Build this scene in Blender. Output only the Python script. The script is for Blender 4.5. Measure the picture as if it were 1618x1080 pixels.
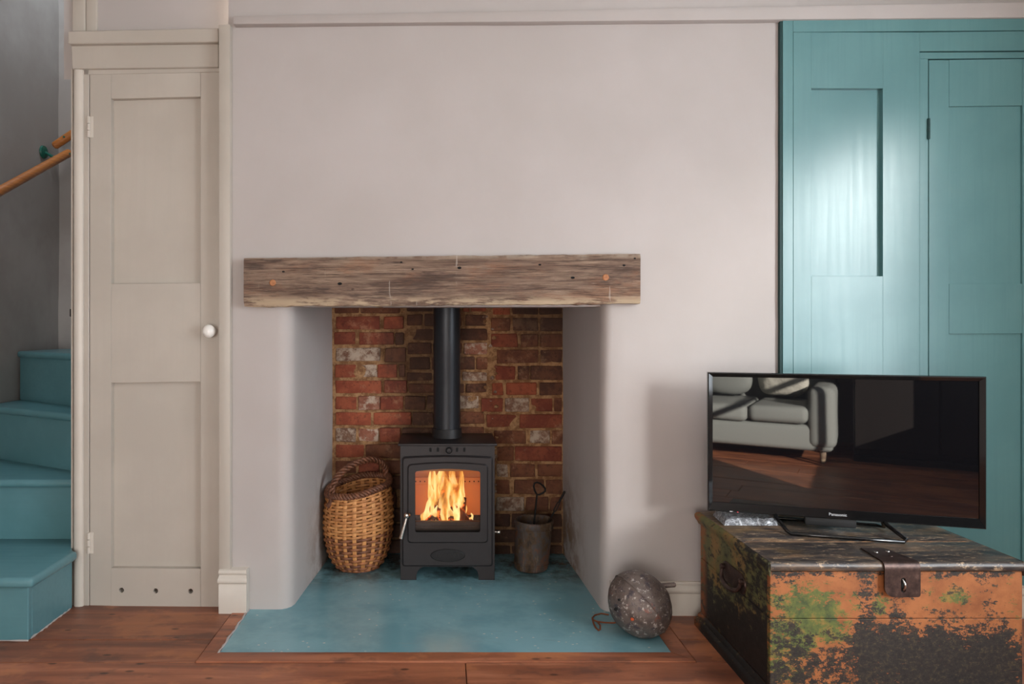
import bpy, bmesh, math, random
from mathutils import Vector, Matrix, noise
random.seed(7)
for o in list(bpy.data.objects): bpy.data.objects.remove(o, do_unlink=True)
S = bpy.context.scene
COL = S.collection
PI = math.pi

# ------------------------------------------------------------------ camera
F, CX, CY, H = 1079.0, 700.0, 520.0, 1.045     # focal length and principal point on a 1618 px frame, lens height
cam = bpy.data.cameras.new('camera'); co = bpy.data.objects.new('camera', cam); COL.objects.link(co)
cam.sensor_fit = 'HORIZONTAL'; cam.sensor_width = 36.0; cam.lens = 36.0*F/1618
cam.shift_x = (809-CX)/1618.0; cam.shift_y = (CY-540)/1618.0
cam.clip_start = 0.02
co.location = (0, 0, H); co.rotation_euler = (PI/2, 0, 0)
S.camera = co

# ------------------------------------------------------------------ light and exposure
S.view_settings.view_transform = 'Standard'; S.view_settings.look = 'None'
S.view_settings.gamma = 1.0; S.view_settings.use_curve_mapping = False
S.view_settings.exposure = -0.12
w = bpy.data.worlds.new('world'); S.world = w; w.use_nodes = True
wn = w.node_tree
sky = wn.nodes.new('ShaderNodeTexSky'); sky.sky_type = 'HOSEK_WILKIE'; sky.turbidity = 3.0
sky.sun_direction = Vector((0.66, 0.62, 0.42)).normalized()
wn.links.new(sky.outputs[0], wn.nodes['Background'].inputs[0]); wn.nodes['Background'].inputs[1].default_value = 0.8

def lamp(kind, name, loc, rot, energy, color, **kw):
    l = bpy.data.lights.new(name, kind); l.energy = energy; l.color = color
    for k, v in kw.items(): setattr(l, k, v)
    o = bpy.data.objects.new(name, l); o.location = loc; o.rotation_euler = rot; COL.objects.link(o); return o
def aim(v): return Vector(v).to_track_quat('-Z', 'Y').to_euler()
# sunlight through the side window onto the sofa behind the camera
lamp('SUN', 'sun', (5, 4, 4), aim((-1.9, -2.0, -0.90)), 60.0, (1.0, 0.93, 0.82), angle=0.009)
# side window and landing daylight, plus an added low fill from behind the camera
lamp('AREA', 'side_window_daylight', (2.52, 0.22, 1.28), aim((-1, 0, 0)), 136.0, (0.86, 0.93, 1.0), shape='RECTANGLE', size=2.0, size_y=1.72)
lamp('AREA', 'back_fill_light', (-1.0, -2.72, 0.86), aim((0, 1, 0)), 92.0, (1.0, 0.95, 0.91), shape='RECTANGLE', size=1.75, size_y=1.46)
lamp('AREA', 'landing_daylight', (-1.7, 3.15, 3.5), aim((0, 0, -1)), 16.0, (0.85, 0.93, 1.0), shape='RECTANGLE', size=0.5, size_y=0.7)
# low hazy light coming in past the window head, the soft patch on the chimney wall
lamp('SUN', 'low_hazy_light', (4, -3, 2), aim((-0.235, 0.396, -0.10)), 1.35, (1.0, 0.98, 0.95), angle=0.20)
lamp('POINT', 'fire_light', (0.02, 2.965, 0.26), (0, 0, 0), 2.2, (1.0, 0.26, 0.04), shadow_soft_size=0.035)

# ------------------------------------------------------------------ object helpers
OFF = {}
def empty(name, loc=(0, 0, 0), rot=(0, 0, 0), parent=None):
    o = bpy.data.objects.new(name, None); COL.objects.link(o); o.empty_display_size = 0.05
    p = OFF.get(parent, Vector((0, 0, 0))) if parent else Vector((0, 0, 0))
    o.location = Vector(loc) - p if parent else Vector(loc)
    o.rotation_euler = rot
    if parent: o.parent = parent
    OFF[o] = Vector((0, 0, 0)) if any(rot) else Vector(loc)
    return o
def tag(o, label=None, cat=None, group=None, kind=None):
    if label: o['label'] = label
    if cat: o['category'] = cat
    if group: o['group'] = group
    if kind: o['kind'] = kind
    return o

class G:
    """a bmesh with a few shape makers"""
    def __init__(s): s.bm = bmesh.new()
    def box(s, x0, x1, y0, y1, z0, z1, bev=0.0, seg=1, mi=0):
        vs = [s.bm.verts.new(p) for p in ((x0,y0,z0),(x1,y0,z0),(x1,y1,z0),(x0,y1,z0),(x0,y0,z1),(x1,y0,z1),(x1,y1,z1),(x0,y1,z1))]
        return s.hexa(vs, bev, seg, mi)
    def hexp(s, pts, bev=0.0, seg=1, mi=0): return s.hexa([s.bm.verts.new(p) for p in pts], bev, seg, mi)
    def hexa(s, vs, bev, seg, mi):
        fs = [s.bm.faces.new([vs[i] for i in q]) for q in ((3,2,1,0),(4,5,6,7),(0,1,5,4),(1,2,6,5),(2,3,7,6),(3,0,4,7))]
        for f in fs: f.material_index = mi
        if bev > 0:
            es = list({e for f in fs for e in f.edges})
            bmesh.ops.bevel(s.bm, geom=es, offset=bev, segments=seg, profile=0.5, affect='EDGES', clamp_overlap=True)
        return s
    def prism(s, poly, fn, d0, d1, bev=0, mi=0, seg=1):
        """poly: 2-D outline; fn(u, v, d) -> point; from depth d0 to d1"""
        a = [s.bm.verts.new(fn(u, v, d0)) for u, v in poly]; b = [s.bm.verts.new(fn(u, v, d1)) for u, v in poly]
        n = len(poly); fs = [s.bm.faces.new(a), s.bm.faces.new(b[::-1])]
        for i in range(n): fs.append(s.bm.faces.new((a[i], b[i], b[(i+1) % n], a[(i+1) % n])))
        for f in fs: f.material_index = mi
        if bev: bmesh.ops.bevel(s.bm, geom=list({e for e in fs[0].edges}), offset=bev, segments=seg, profile=0.5, affect='EDGES', clamp_overlap=True)
        return s
    def tube(s, pts, r, n=8, closed=False, caps=True, flat=1.0, up=None, mi=0):
        pts = [Vector(p) for p in pts]; m = len(pts)
        rr = r if isinstance(r, (list, tuple)) else [r]*m
        rings = []; prev = None
        for i, p in enumerate(pts):
            if closed: t = pts[(i+1) % m] - pts[i-1]
            else: t = pts[min(i+1, m-1)] - pts[max(i-1, 0)]
            t.normalize()
            u = Vector(up) if up else (prev if prev else (Vector((0,0,1)) if abs(t.z) < 0.9 else Vector((1,0,0))))
            a = (u - t*u.dot(t)); a = a.normalized() if a.length > 1e-6 else t.orthogonal().normalized()
            prev = a; b = t.cross(a)
            rings.append([s.bm.verts.new(p + a*math.cos(2*PI*k/n)*rr[i] + b*math.sin(2*PI*k/n)*rr[i]*flat) for k in range(n)])
        for i in range(m if closed else m-1):
            A, B = rings[i], rings[(i+1) % m]
            for k in range(n):
                f = s.bm.faces.new((A[k], A[(k+1) % n], B[(k+1) % n], B[k])); f.material_index = mi
        if caps and not closed:
            for q in (rings[0][::-1], rings[-1]): s.bm.faces.new(q).material_index = mi
        return s
    def lathe(s, prof, c=(0, 0, 0), n=32, axis='z', cap0=False, cap1=False, mi=0):
        c = Vector(c); rings = []
        for r, h in prof:
            ring = []
            for k in range(n):
                a = 2*PI*k/n; u, v = r*math.cos(a), r*math.sin(a)
                q = {'z': (u, v, h), 'y': (u, h, v), 'x': (h, u, v)}[axis]
                ring.append(s.bm.verts.new(c + Vector(q)))
            rings.append(ring)
        for A, B in zip(rings, rings[1:]):
            for k in range(n): s.bm.faces.new((A[k], A[(k+1) % n], B[(k+1) % n], B[k])).material_index = mi
        if cap0: s.bm.faces.new(rings[0][::-1]).material_index = mi
        if cap1: s.bm.faces.new(rings[-1]).material_index = mi
        return s
    def sheet(s, fn, nu, nv, mi=0):
        g = [[s.bm.verts.new(fn(i/nu, j/nv)) for j in range(nv+1)] for i in range(nu+1)]
        for i in range(nu):
            for j in range(nv): s.bm.faces.new((g[i][j], g[i+1][j], g[i+1][j+1], g[i][j+1])).material_index = mi
        return s
    def warp(s, fn):
        for v in s.bm.verts: v.co = Vector(fn(v.co))
        return s
    def rough(s, amp, freq, seed=0.0):
        for v in s.bm.verts:
            v.co += noise.noise_vector(v.co*freq + Vector((seed, seed*1.7, 0)))*amp
        return s
    def build(s, name, m, parent=None, local=False, smooth=True, angle=35, recalc=True, weld=False):
        if weld: bmesh.ops.remove_doubles(s.bm, verts=s.bm.verts, dist=1e-5)
        if recalc: bmesh.ops.recalc_face_normals(s.bm, faces=s.bm.faces)
        if parent is not None and not local:
            o = OFF.get(parent, Vector((0, 0, 0)))
            for v in s.bm.verts: v.co -= o
        me = bpy.data.meshes.new(name); s.bm.to_mesh(me); s.bm.free()
        for x in (m if isinstance(m, (list, tuple)) else [m]): me.materials.append(x)
        if smooth:
            me.polygons.foreach_set('use_smooth', [True]*len(me.polygons)); me.set_sharp_from_angle(angle=math.radians(angle))
        ob = bpy.data.objects.new(name, me); COL.objects.link(ob)
        if parent is not None: ob.parent = parent; OFF[ob] = OFF.get(parent, Vector((0, 0, 0)))
        return ob
def struct(name, g, m, label, cat, **kw):
    return tag(g.build(name, m, **kw), label, cat, kind='structure')

# ------------------------------------------------------------------ material helpers
class M:
    def __init__(s, name):
        s.m = bpy.data.materials.new(name); s.m.use_nodes = True; s.t = s.m.node_tree
        s.b = s.t.nodes['Principled BSDF']; s.co = s.t.nodes.new('ShaderNodeTexCoord').outputs['Object']
    def new(s, k): return s.t.nodes.new(k)
    def put(s, sock, v):
        if isinstance(v, bpy.types.NodeSocket): s.t.links.new(v, sock)
        elif isinstance(v, (tuple, list)) and len(v) == 3 and sock.type == 'RGBA': sock.default_value = (*v, 1)
        else: sock.default_value = v
    def map(s, scale=(1, 1, 1), rot=(0, 0, 0), loc=(0, 0, 0), src=None):
        n = s.new('ShaderNodeMapping'); s.put(n.inputs[0], src or s.co)
        n.inputs['Scale'].default_value = scale; n.inputs['Rotation'].default_value = rot; n.inputs['Location'].default_value = loc
        return n.outputs[0]
    def noise(s, scale, detail=4, rough=0.55, vec=None, dist=0.0):
        n = s.new('ShaderNodeTexNoise'); s.put(n.inputs['Vector'], vec or s.co)
        n.inputs['Scale'].default_value = scale; n.inputs['Detail'].default_value = detail
        n.inputs['Roughness'].default_value = rough; n.inputs['Distortion'].default_value = dist
        return n.outputs[0]
    def voro(s, scale, vec=None, feature='F1', rnd=1.0):
        n = s.new('ShaderNodeTexVoronoi'); n.feature = feature; s.put(n.inputs['Vector'], vec or s.co)
        n.inputs['Scale'].default_value = scale; n.inputs['Randomness'].default_value = rnd
        return n.outputs[0]
    def wave(s, scale, dist, vec=None, bands='Z', detail=3):
        n = s.new('ShaderNodeTexWave'); n.bands_direction = bands; s.put(n.inputs['Vector'], vec or s.co)
        n.inputs['Scale'].default_value = scale; n.inputs['Distortion'].default_value = dist; n.inputs['Detail'].default_value = detail
        return n.outputs[1]
    def ramp(s, fac, stops):
        n = s.new('ShaderNodeValToRGB'); s.put(n.inputs[0], fac); e = n.color_ramp.elements
        while len(e) < len(stops): e.new(0.5)
        for x, (p, c) in zip(e, stops):
            x.position = p; x.color = (*c, 1) if isinstance(c, (tuple, list)) else (c, c, c, 1)
        return n.outputs[0]
    def step(s, v, a, b):
        n = s.new('ShaderNodeMapRange'); n.interpolation_type = 'SMOOTHSTEP'; s.put(n.inputs[0], v)
        n.inputs[1].default_value = a; n.inputs[2].default_value = b; return n.outputs[0]
    def mix(s, f, a, b, mode='MIX'):
        n = s.new('ShaderNodeMix'); n.data_type = 'RGBA'; n.blend_type = mode
        s.put(n.inputs[0], f); s.put(n.inputs[6], a); s.put(n.inputs[7], b); return n.outputs[2]
    def math(s, op, a, b=0.0, c=None):
        n = s.new('ShaderNodeMath'); n.operation = op; s.put(n.inputs[0], a); s.put(n.inputs[1], b)
        if c is not None: s.put(n.inputs[2], c)
        return n.outputs[0]
    def xyz(s, src=None):
        n = s.new('ShaderNodeSeparateXYZ'); s.put(n.inputs[0], src or s.co); return n.outputs
    def bump(s, h, strength=0.3, dist=0.01, chain=None):
        n = s.new('ShaderNodeBump'); s.put(n.inputs['Height'], h); n.inputs['Strength'].default_value = strength
        n.inputs['Distance'].default_value = dist
        if chain: s.put(n.inputs['Normal'], chain)
        s.put(s.b.inputs['Normal'], n.outputs[0]); return n.outputs[0]
    def set(s, color=None, rough=None, metal=None, **kw):
        if color is not None: s.put(s.b.inputs['Base Color'], color)
        if rough is not None: s.put(s.b.inputs['Roughness'], rough)
        if metal is not None: s.put(s.b.inputs['Metallic'], metal)
        for k, v in kw.items(): s.put(s.b.inputs[k.replace('_', ' ')], v)
        return s
def flat(name, color, rough=0.5, metal=0.0, **kw): return M(name).set(color, rough, metal, **kw).m
def srgb(r, g, b):
    f = lambda c: (c/255/12.92 if c/255 <= 0.04045 else ((c/255+0.055)/1.055)**2.4)
    return (f(r), f(g), f(b))

def mk_plaster(name, base, dark, scale=1.0, stain=False):
    m = M(name)
    n1 = m.noise(1.6*scale, 5, 0.6); n2 = m.noise(14*scale, 4, 0.6, m.map((1, 1, 0.35)))
    c = m.mix(m.step(n1, 0.35, 0.7), dark, base)
    c = m.mix(m.math('MULTIPLY', m.step(n2, 0.5, 0.75), 0.25), c, dark)
    if stain:
        x, y, z = m.xyz()
        low = m.math('MULTIPLY', m.step(z, 0.55, 0.0), m.step(y, 2.66, 3.1))
        s_ = m.math('MULTIPLY', low, m.step(m.noise(9, 5, 0.7), 0.38, 0.6))
        c = m.mix(s_, c, srgb(125, 95, 65))
    m.set(c, 0.78)
    b = m.bump(m.noise(3.5, 3), 0.18, 0.010)
    b = m.bump(n2, 0.15, 0.003, b)
    m.bump(m.noise(160, 2), 0.12, 0.0008, b)
    return m.m
PLASTER = mk_plaster('white_plaster', srgb(189, 182, 179), srgb(182, 175, 171))
PLASTER_R = mk_plaster('white_plaster_recess', srgb(189, 182, 179), srgb(182, 175, 171), stain=True)
PLASTER_ST = mk_plaster('grey_plaster', srgb(172, 168, 165), srgb(150, 144, 140))
CEIL = mk_plaster('ceiling_paint', srgb(215, 212, 208), srgb(205, 202, 198))

def mk_paint(name, base, dark, rough=0.45, vert=True, chips=False, coat=0.0, streak=0.25, chip_col=(0.55, 0.5, 0.42)):
    m = M(name)
    sc = (60, 60, 2.2) if vert else (2.2, 60, 60)
    st = m.noise(1.0, 4, 0.6, m.map(sc)); n = m.noise(2.2, 5, 0.6)
    c = m.mix(m.step(n, 0.38, 0.62), dark, base)
    c = m.mix(m.math('MULTIPLY', m.step(st, 0.45, 0.65), streak), c, dark)
    if chips:
        v = m.noise(38, 6, 0.75); c = m.mix(m.step(v, 0.715, 0.74), c, chip_col)
    m.set(c, m.math('ADD', rough, m.math('MULTIPLY', m.math('SUBTRACT', st, 0.5), 0.2)))
    m.b.inputs['Coat Weight'].default_value = coat; m.b.inputs['Coat Roughness'].default_value = 0.24
    m.bump(st, 0.12, 0.002)
    return m.m
CREAM = mk_paint('cream_paint', srgb(190, 182, 171), srgb(183, 175, 164), 0.42)
CREAM2 = mk_paint('white_gloss_paint', srgb(212, 205, 194), srgb(204, 196, 185), 0.38)
TEAL = mk_paint('teal_gloss_paint', srgb(96, 141, 143), srgb(88, 133, 136), 0.34, coat=0.25, streak=0.45)
TEAL_GAP_SHADE = flat('dark_teal_gap_shade', srgb(20, 60, 60), 0.6)  # dark tone for gaps and hinge, and shade painted on the side strip
TEAL_ST = mk_paint('teal_stair_paint', srgb(90, 136, 144), srgb(80, 125, 132), 0.34, vert=False, chips=True, chip_col=srgb(60, 95, 105))
def mk_hearth():
    m = M('teal_hearth_paint')
    n = m.noise(2.5, 5, 0.65); c = m.mix(m.step(n, 0.38, 0.62), srgb(114, 163, 174), srgb(134, 180, 190))
    v = m.voro(26, m.map((1, 1.6, 1))); gate = m.noise(5, 3)
    sp = m.math('MULTIPLY', m.step(v, 0.14, 0.09), m.step(gate, 0.50, 0.56))
    c = m.mix(sp, c, srgb(200, 205, 195))
    x, y, z = m.xyz()
    back_dark = m.math('MULTIPLY', m.step(y, 2.66, 2.98), m.math('ADD', 0.25, m.step(m.noise(6, 5, 0.7), 0.35, 0.65)))  # darker, blotchy tone towards the back of the hearth
    c = m.mix(m.math('MULTIPLY', back_dark, 0.75), c, srgb(52, 52, 44))
    sc = m.step(m.noise(1.0, 5, 0.7, m.map((6, 45, 1), rot=(0, 0, 0.35))), 0.58, 0.66)
    c = m.mix(m.math('MULTIPLY', sc, 0.3), c, srgb(130, 160, 160))
    m.set(c, m.math('ADD', 0.15, m.math('MULTIPLY', n, 0.12)))
    b = m.bump(m.noise(7, 4), 0.3, 0.005); m.bump(m.noise(60, 2), 0.12, 0.001, b)
    return m.m
HEARTH = mk_hearth()
def mk_floor(name, seed, tone):
    m = M(name)
    mp = m.map((1.1, 14, 14), loc=(seed, seed*2, 0))
    g = m.noise(1.0, 6, 0.62, mp, 0.6); n = m.noise(3.2, 5, 0.65, m.map((1, 1.6, 1), loc=(seed, 0, 0)))
    k = lambda c: tuple(x*tone for x in c)
    c = m.ramp(g, [(0.36, k(srgb(118, 72, 54))), (0.5, k(srgb(150, 92, 66))), (0.62, k(srgb(176, 114, 84)))])
    c = m.mix(m.math('MULTIPLY', m.step(n, 0.52, 0.62), 0.6), c, k(srgb(190, 122, 80)))
    c = m.mix(m.math('MULTIPLY', m.step(n, 0.46, 0.36), 0.65), c, k(srgb(100, 66, 54)))
    dv = m.voro(7.5, m.map((1, 2.2, 1), loc=(seed*3, 0, 0)))
    c = m.mix(m.math('MULTIPLY', m.step(dv, 0.14, 0.06), 0.75), c, srgb(48, 32, 26))
    sc = m.step(m.noise(30, 6, 0.8, m.map((1, 2.5, 1))), 0.62, 0.70)
    c = m.mix(m.math('MULTIPLY', sc, 0.5), c, srgb(176, 140, 116))
    m.set(c, m.math('ADD', 0.30, m.math('MULTIPLY', g, 0.28)))
    b = m.bump(g, 0.25, 0.003); m.bump(m.noise(40, 3), 0.15, 0.001, b)
    return m.m
FLOORS = [mk_floor('stained_board_%s' % n, s, t) for n, s, t in (('a', 0, 1.0), ('b', 3.1, 0.88), ('c', 7.7, 1.1))]
HEARTH_TRIM = mk_floor('hearth_border_wood', 5.5, 1.12)
GAP = flat('gap_black', (0.012, 0.009, 0.007), 0.9)

def mk_beam():
    m = M('weathered_oak'); x, y, z = m.xyz()
    zone = m.noise(2.6, 4, 0.65, m.map((1.0, 4, 5)), 0.8)
    fib = m.noise(1.0, 8, 0.72, m.map((5, 60, 120)), 0.3); fib2 = m.noise(1.0, 6, 0.7, m.map((11, 60, 330), rot=(0, 0.012, 0)))
    rings = m.wave(7, 14, m.map((0.22, 1, 1.0), loc=(0.3, 0, 0)), 'Z', 3)
    c = m.ramp(zone, [(0.34, srgb(104, 84, 72)), (0.48, srgb(132, 108, 92)), (0.62, srgb(156, 132, 112))])
    c = m.mix(m.math('MULTIPLY', m.step(m.noise(3.0, 4, 0.65, m.map((1, 1, 3))), 0.50, 0.62), 0.5), c, srgb(150, 104, 76))
    c = m.mix(m.math('MULTIPLY', m.step(rings, 0.55, 0.95), 0.35), c, srgb(84, 62, 50))
    c = m.mix(m.math('MULTIPLY', m.step(fib, 0.52, 0.38), 0.65), c, srgb(70, 52, 43))
    c = m.mix(m.math('MULTIPLY', m.step(fib, 0.54, 0.68), 0.55), c, srgb(186, 164, 142))
    c = m.mix(m.math('MULTIPLY', m.step(fib2, 0.44, 0.36), 0.75), c, srgb(44, 32, 27))
    c = m.mix(m.math('MULTIPLY', m.step(fib2, 0.62, 0.70), 0.5), c, srgb(206, 190, 170))
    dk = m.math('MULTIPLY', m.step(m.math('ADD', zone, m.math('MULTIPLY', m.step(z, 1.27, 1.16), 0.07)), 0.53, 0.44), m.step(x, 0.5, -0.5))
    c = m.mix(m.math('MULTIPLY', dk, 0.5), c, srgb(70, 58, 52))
    edge = m.math('MULTIPLY', m.step(z, 0.045, 0.012), m.step(m.noise(9, 5, 0.7, m.map((0.5, 1, 3))), 0.44, 0.54))
    c = m.mix(m.math('MULTIPLY', edge, 0.8), c, srgb(204, 182, 152))
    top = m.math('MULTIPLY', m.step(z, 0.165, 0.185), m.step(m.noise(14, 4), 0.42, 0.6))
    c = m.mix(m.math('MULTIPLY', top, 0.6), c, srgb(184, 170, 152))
    hole = m.math('MULTIPLY', m.step(m.voro(16, m.map((0.8, 1, 1.2))), 0.10, 0.06), m.step(m.noise(4.0, 2), 0.50, 0.54))
    c = m.mix(hole, c, srgb(22, 16, 13))
    sc = m.math('MULTIPLY', m.step(m.noise(1, 4, 0.7, m.map((30, 10, 4), rot=(0, 0.25, 0))), 0.67, 0.71), 0.35)
    c = m.mix(sc, c, srgb(214, 206, 194))
    m.set(c, 0.8)
    b = m.bump(fib2, 0.7, 0.004); b = m.bump(fib, 0.7, 0.007, b); m.bump(m.math('SUBTRACT', 1.0, hole), 0.8, 0.006, b)
    return m.m
BEAM = mk_beam()
PEG = M('oak_peg'); PEG.set(PEG.ramp(PEG.noise(60, 4), [(0.3, srgb(150, 92, 55)), (0.7, srgb(190, 130, 85))]), 0.6); PEG = PEG.m

def mk_brick(name, c1, c2, pale=0.0):
    c1 = tuple(a*b for a, b in zip(c1, (0.80, 0.72, 0.66))); c2 = tuple(a*b for a, b in zip(c2, (0.80, 0.72, 0.66)))
    m = M(name)
    rnd = m.new('ShaderNodeObjectInfo').outputs['Random']
    n = m.noise(16, 6, 0.7); n2 = m.noise(60, 4, 0.7)
    c = m.mix(m.step(n, 0.4, 0.6), c1, c2)
    c = m.mix(m.math('MULTIPLY', m.step(n2, 0.54, 0.64), 0.6), c, tuple(x*0.35 for x in c1))
    c = m.mix(m.math('MULTIPLY', m.step(m.noise(9, 6, 0.75, m.map(loc=(4, 4, 4))), 0.55, 0.66), 0.45), c, srgb(176, 136, 104))
    c = m.mix(m.math('MULTIPLY', rnd, 0.35), c, tuple(x*0.5 for x in c1))
    if pale: c = m.mix(m.math('MULTIPLY', m.step(m.noise(22, 6, 0.75), 0.50-0.1*pale, 0.60), 0.75), c, srgb(196, 178, 158))
    x, y, z = m.xyz()     # sooty up the middle of the flue; darker at the top right and bottom
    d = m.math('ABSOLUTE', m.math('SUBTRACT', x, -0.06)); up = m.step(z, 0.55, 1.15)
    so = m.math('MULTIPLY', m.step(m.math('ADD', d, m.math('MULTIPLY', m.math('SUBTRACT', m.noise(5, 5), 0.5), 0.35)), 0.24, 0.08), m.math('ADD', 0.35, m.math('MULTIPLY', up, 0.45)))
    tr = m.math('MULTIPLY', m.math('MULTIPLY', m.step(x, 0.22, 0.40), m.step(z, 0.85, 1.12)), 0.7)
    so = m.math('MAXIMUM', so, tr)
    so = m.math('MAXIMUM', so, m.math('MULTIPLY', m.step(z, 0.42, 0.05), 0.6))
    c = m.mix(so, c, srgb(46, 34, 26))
    m.set(c, 0.88)
    b = m.bump(n, 0.5, 0.006); m.bump(n2, 0.5, 0.003, b)
    return m.m
BR = {'r': mk_brick('brick_red', srgb(152, 84, 60), srgb(128, 64, 46)), 'o': mk_brick('brick_orange', srgb(176, 98, 68), srgb(150, 76, 52)),
      'd': mk_brick('brick_brown', srgb(112, 74, 54), srgb(84, 54, 40)), 'b': mk_brick('brick_mid', srgb(136, 88, 62), srgb(108, 66, 47)),
      'p': mk_brick('brick_pale', srgb(150, 118, 98), srgb(120, 84, 66), 1.0), 'k': mk_brick('brick_pink', srgb(176, 122, 100), srgb(150, 94, 74), 0.4)}
def mk_mortar():
    m = M('lime_mortar'); n = m.noise(30, 5, 0.7)
    c = m.mix(m.step(n, 0.4, 0.6), srgb(126, 88, 56), srgb(172, 132, 92))
    x, y, z = m.xyz()
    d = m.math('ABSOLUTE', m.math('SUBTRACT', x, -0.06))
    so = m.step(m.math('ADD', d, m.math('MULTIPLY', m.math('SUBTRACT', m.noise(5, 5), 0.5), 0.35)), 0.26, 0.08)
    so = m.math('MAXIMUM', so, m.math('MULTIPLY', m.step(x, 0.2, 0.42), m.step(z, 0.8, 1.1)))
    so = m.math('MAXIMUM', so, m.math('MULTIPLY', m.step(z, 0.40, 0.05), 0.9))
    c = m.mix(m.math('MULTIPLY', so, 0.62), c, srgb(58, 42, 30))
    m.set(c, 0.92); b = m.bump(n, 0.8, 0.008); m.bump(m.noise(120, 3), 0.5, 0.003, b); return m.m
MORTAR = mk_mortar()

def mk_iron(name, c, rough, metal=0.3, b=0.05):
    m = M(name); n = m.noise(40, 4); m.set(m.mix(n, tuple(x*0.8 for x in c), tuple(x*1.2 for x in c)), rough, metal)
    m.bump(m.noise(400, 2), b, 0.0006); return m.m
STOVE = mk_iron('black_stove_paint', srgb(41, 37, 38), 0.46, 0.35)
STOVE_D = mk_iron('stove_cast_iron', srgb(32, 31, 32), 0.5, 0.4, 0.1)
FLUE = mk_iron('flue_enamel', srgb(40, 42, 46), 0.38, 0.45, 0.03)
BLACK = flat('black_void', (0.004, 0.004, 0.004), 0.9)
STEEL = mk_iron('brushed_steel', srgb(190, 186, 180), 0.25, 1.0, 0.02)
FIREBRICK = flat('vermiculite_board', srgb(205, 150, 105), 0.9)
IRON = mk_iron('forged_iron', srgb(30, 28, 27), 0.55, 0.6, 0.3)
CHINA = flat('white_china', srgb(240, 238, 232), 0.12)

# ------------------------------------------------------------------ pixel planning helpers (planes tilted 1.1 deg like the old wall)
TILT = 0.02
def wd(px, c): return c/(1+TILT*(px-CX)/F)
def wx(px, c): return (px-CX)/F*wd(px, c)
def wz(px, py, c): return H-(py-CY)/F*wd(px, c)
def two(v): return v if isinstance(v, tuple) else (v, v)
def pbox(g, xl, xr, yt, yb, c, t, bev=0.0015, seg=1, xlb=None, zb=None):
    """upright board: its front face on the wall plane c spans the given outline, thickness t"""
    yt, yb = two(yt), two(yb); X0, X1 = wx(xl, c), wx(xr, c); Y0, Y1 = wd(xl, c), wd(xr, c)
    XB = wx(xlb, c) if xlb else X0
    a = wz(xl, yb[0], c) if zb is None else zb; b = wz(xr, yb[1], c) if zb is None else zb
    zt0, zt1 = wz(xl, yt[0], c), wz(xr, yt[1], c)
    return g.hexp([(XB, Y0, a), (X1, Y1, b), (X1, Y1+t, b), (XB, Y0+t, a), (X0, Y0, zt0), (X1, Y1, zt1), (X1, Y1+t, zt1), (X0, Y0+t, zt0)], bev, seg)

WC = 2.53      # chimney wall
DC = 2.556     # cupboard door plane
XL, XR, YB, YF = -2.11, 2.40, -2.60, 3.75
CEILZ = 2.42

# ================================================================== SETTING
# ---- floor: boards one by one on a dark sub-floor
fl = empty('floor'); tag(fl, 'red-brown stained wooden floor of wide boards', 'floor', kind='structure')
G().box(XL, XR, YB, YF, -0.06, -0.022).build('subfloor', GAP, fl)
rows = [2.62, 2.302, 2.144, 1.945]
y = 1.945
while y > YB+0.2: y -= random.uniform(0.18, 0.24); rows.append(max(y, YB))
rows[-1] = YB
def board(x0, x1, y0, y1):
    g = G(); gp = 0.0013; dz = random.uniform(-0.0008, 0.0008)
    g.box(x0+gp, x1-gp, y0+gp, y1-gp, -0.022, dz, 0.0018)
    g.build('floorboard', random.choice(FLOORS), fl)
for i in range(len(rows)-1):
    y1, y0 = rows[i], rows[i+1]
    if i < 2: segs = [(XL, -0.777), (0.795, XR)]
    elif i == 2: segs = [(XL, 0.07), (0.07, 1.9), (1.9, XR)]
    else:
        j = random.uniform(-1.3, 1.4); segs = [(XL, j), (j, XR)]
    for a, b in segs: board(a, b, y0, y1)
# under the stairs and the cupboards
board(XL, -0.62, 2.62, 3.75)
# ---- hearth slab, painted, level with the floor, with a mitred wooden border
hg = G()
T = [(-0.720, 2.203), (0.736, 2.203), (0.736, 2.60), (0.64, 2.60), (0.64, 3.23), (-0.60, 3.23), (-0.60, 2.60), (-0.720, 2.60)]
hg.prism(T, lambda u, v, d: (u, v, d), -0.05, 0.003, 0)
he = tag(hg.build('hearth', HEARTH), 'flat teal painted hearth slab running into the fireplace', 'hearth', kind='structure')
ht = empty('trim_1', (0, 2.17, 0)); tag(ht, 'mitred brown wooden border around the teal hearth', 'floor trim', kind='structure')
x0, x1, X0, X1, yi, yo, yb = -0.720, 0.736, -0.776, 0.793, 2.203, 2.145, 2.54
for poly in ([(X0, yo), (X1, yo), (x1, yi), (x0, yi)], [(X0+0.0015, yo+0.003), (x0-0.001, yi+0.002), (x0-0.001, yb), (X0+0.0015, yb)], [(x1+0.001, yi+0.002), (X1-0.0015, yo+0.003), (X1-0.0015, yb), (x1+0.001, yb)]):
    G().prism(poly, lambda u, v, d: (u, v, d), -0.02, 0.004, 0).build('border_board', HEARTH_TRIM, ht)
g = G()
pts = [(-0.724+random.uniform(-0.002, 0.003), 2.20+i*0.017, 0.003) for i in range(22)]
g.tube(pts, [random.uniform(0.002, 0.005) for _ in pts], 6)
g.build('filler_bead', PLASTER, ht)

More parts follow.
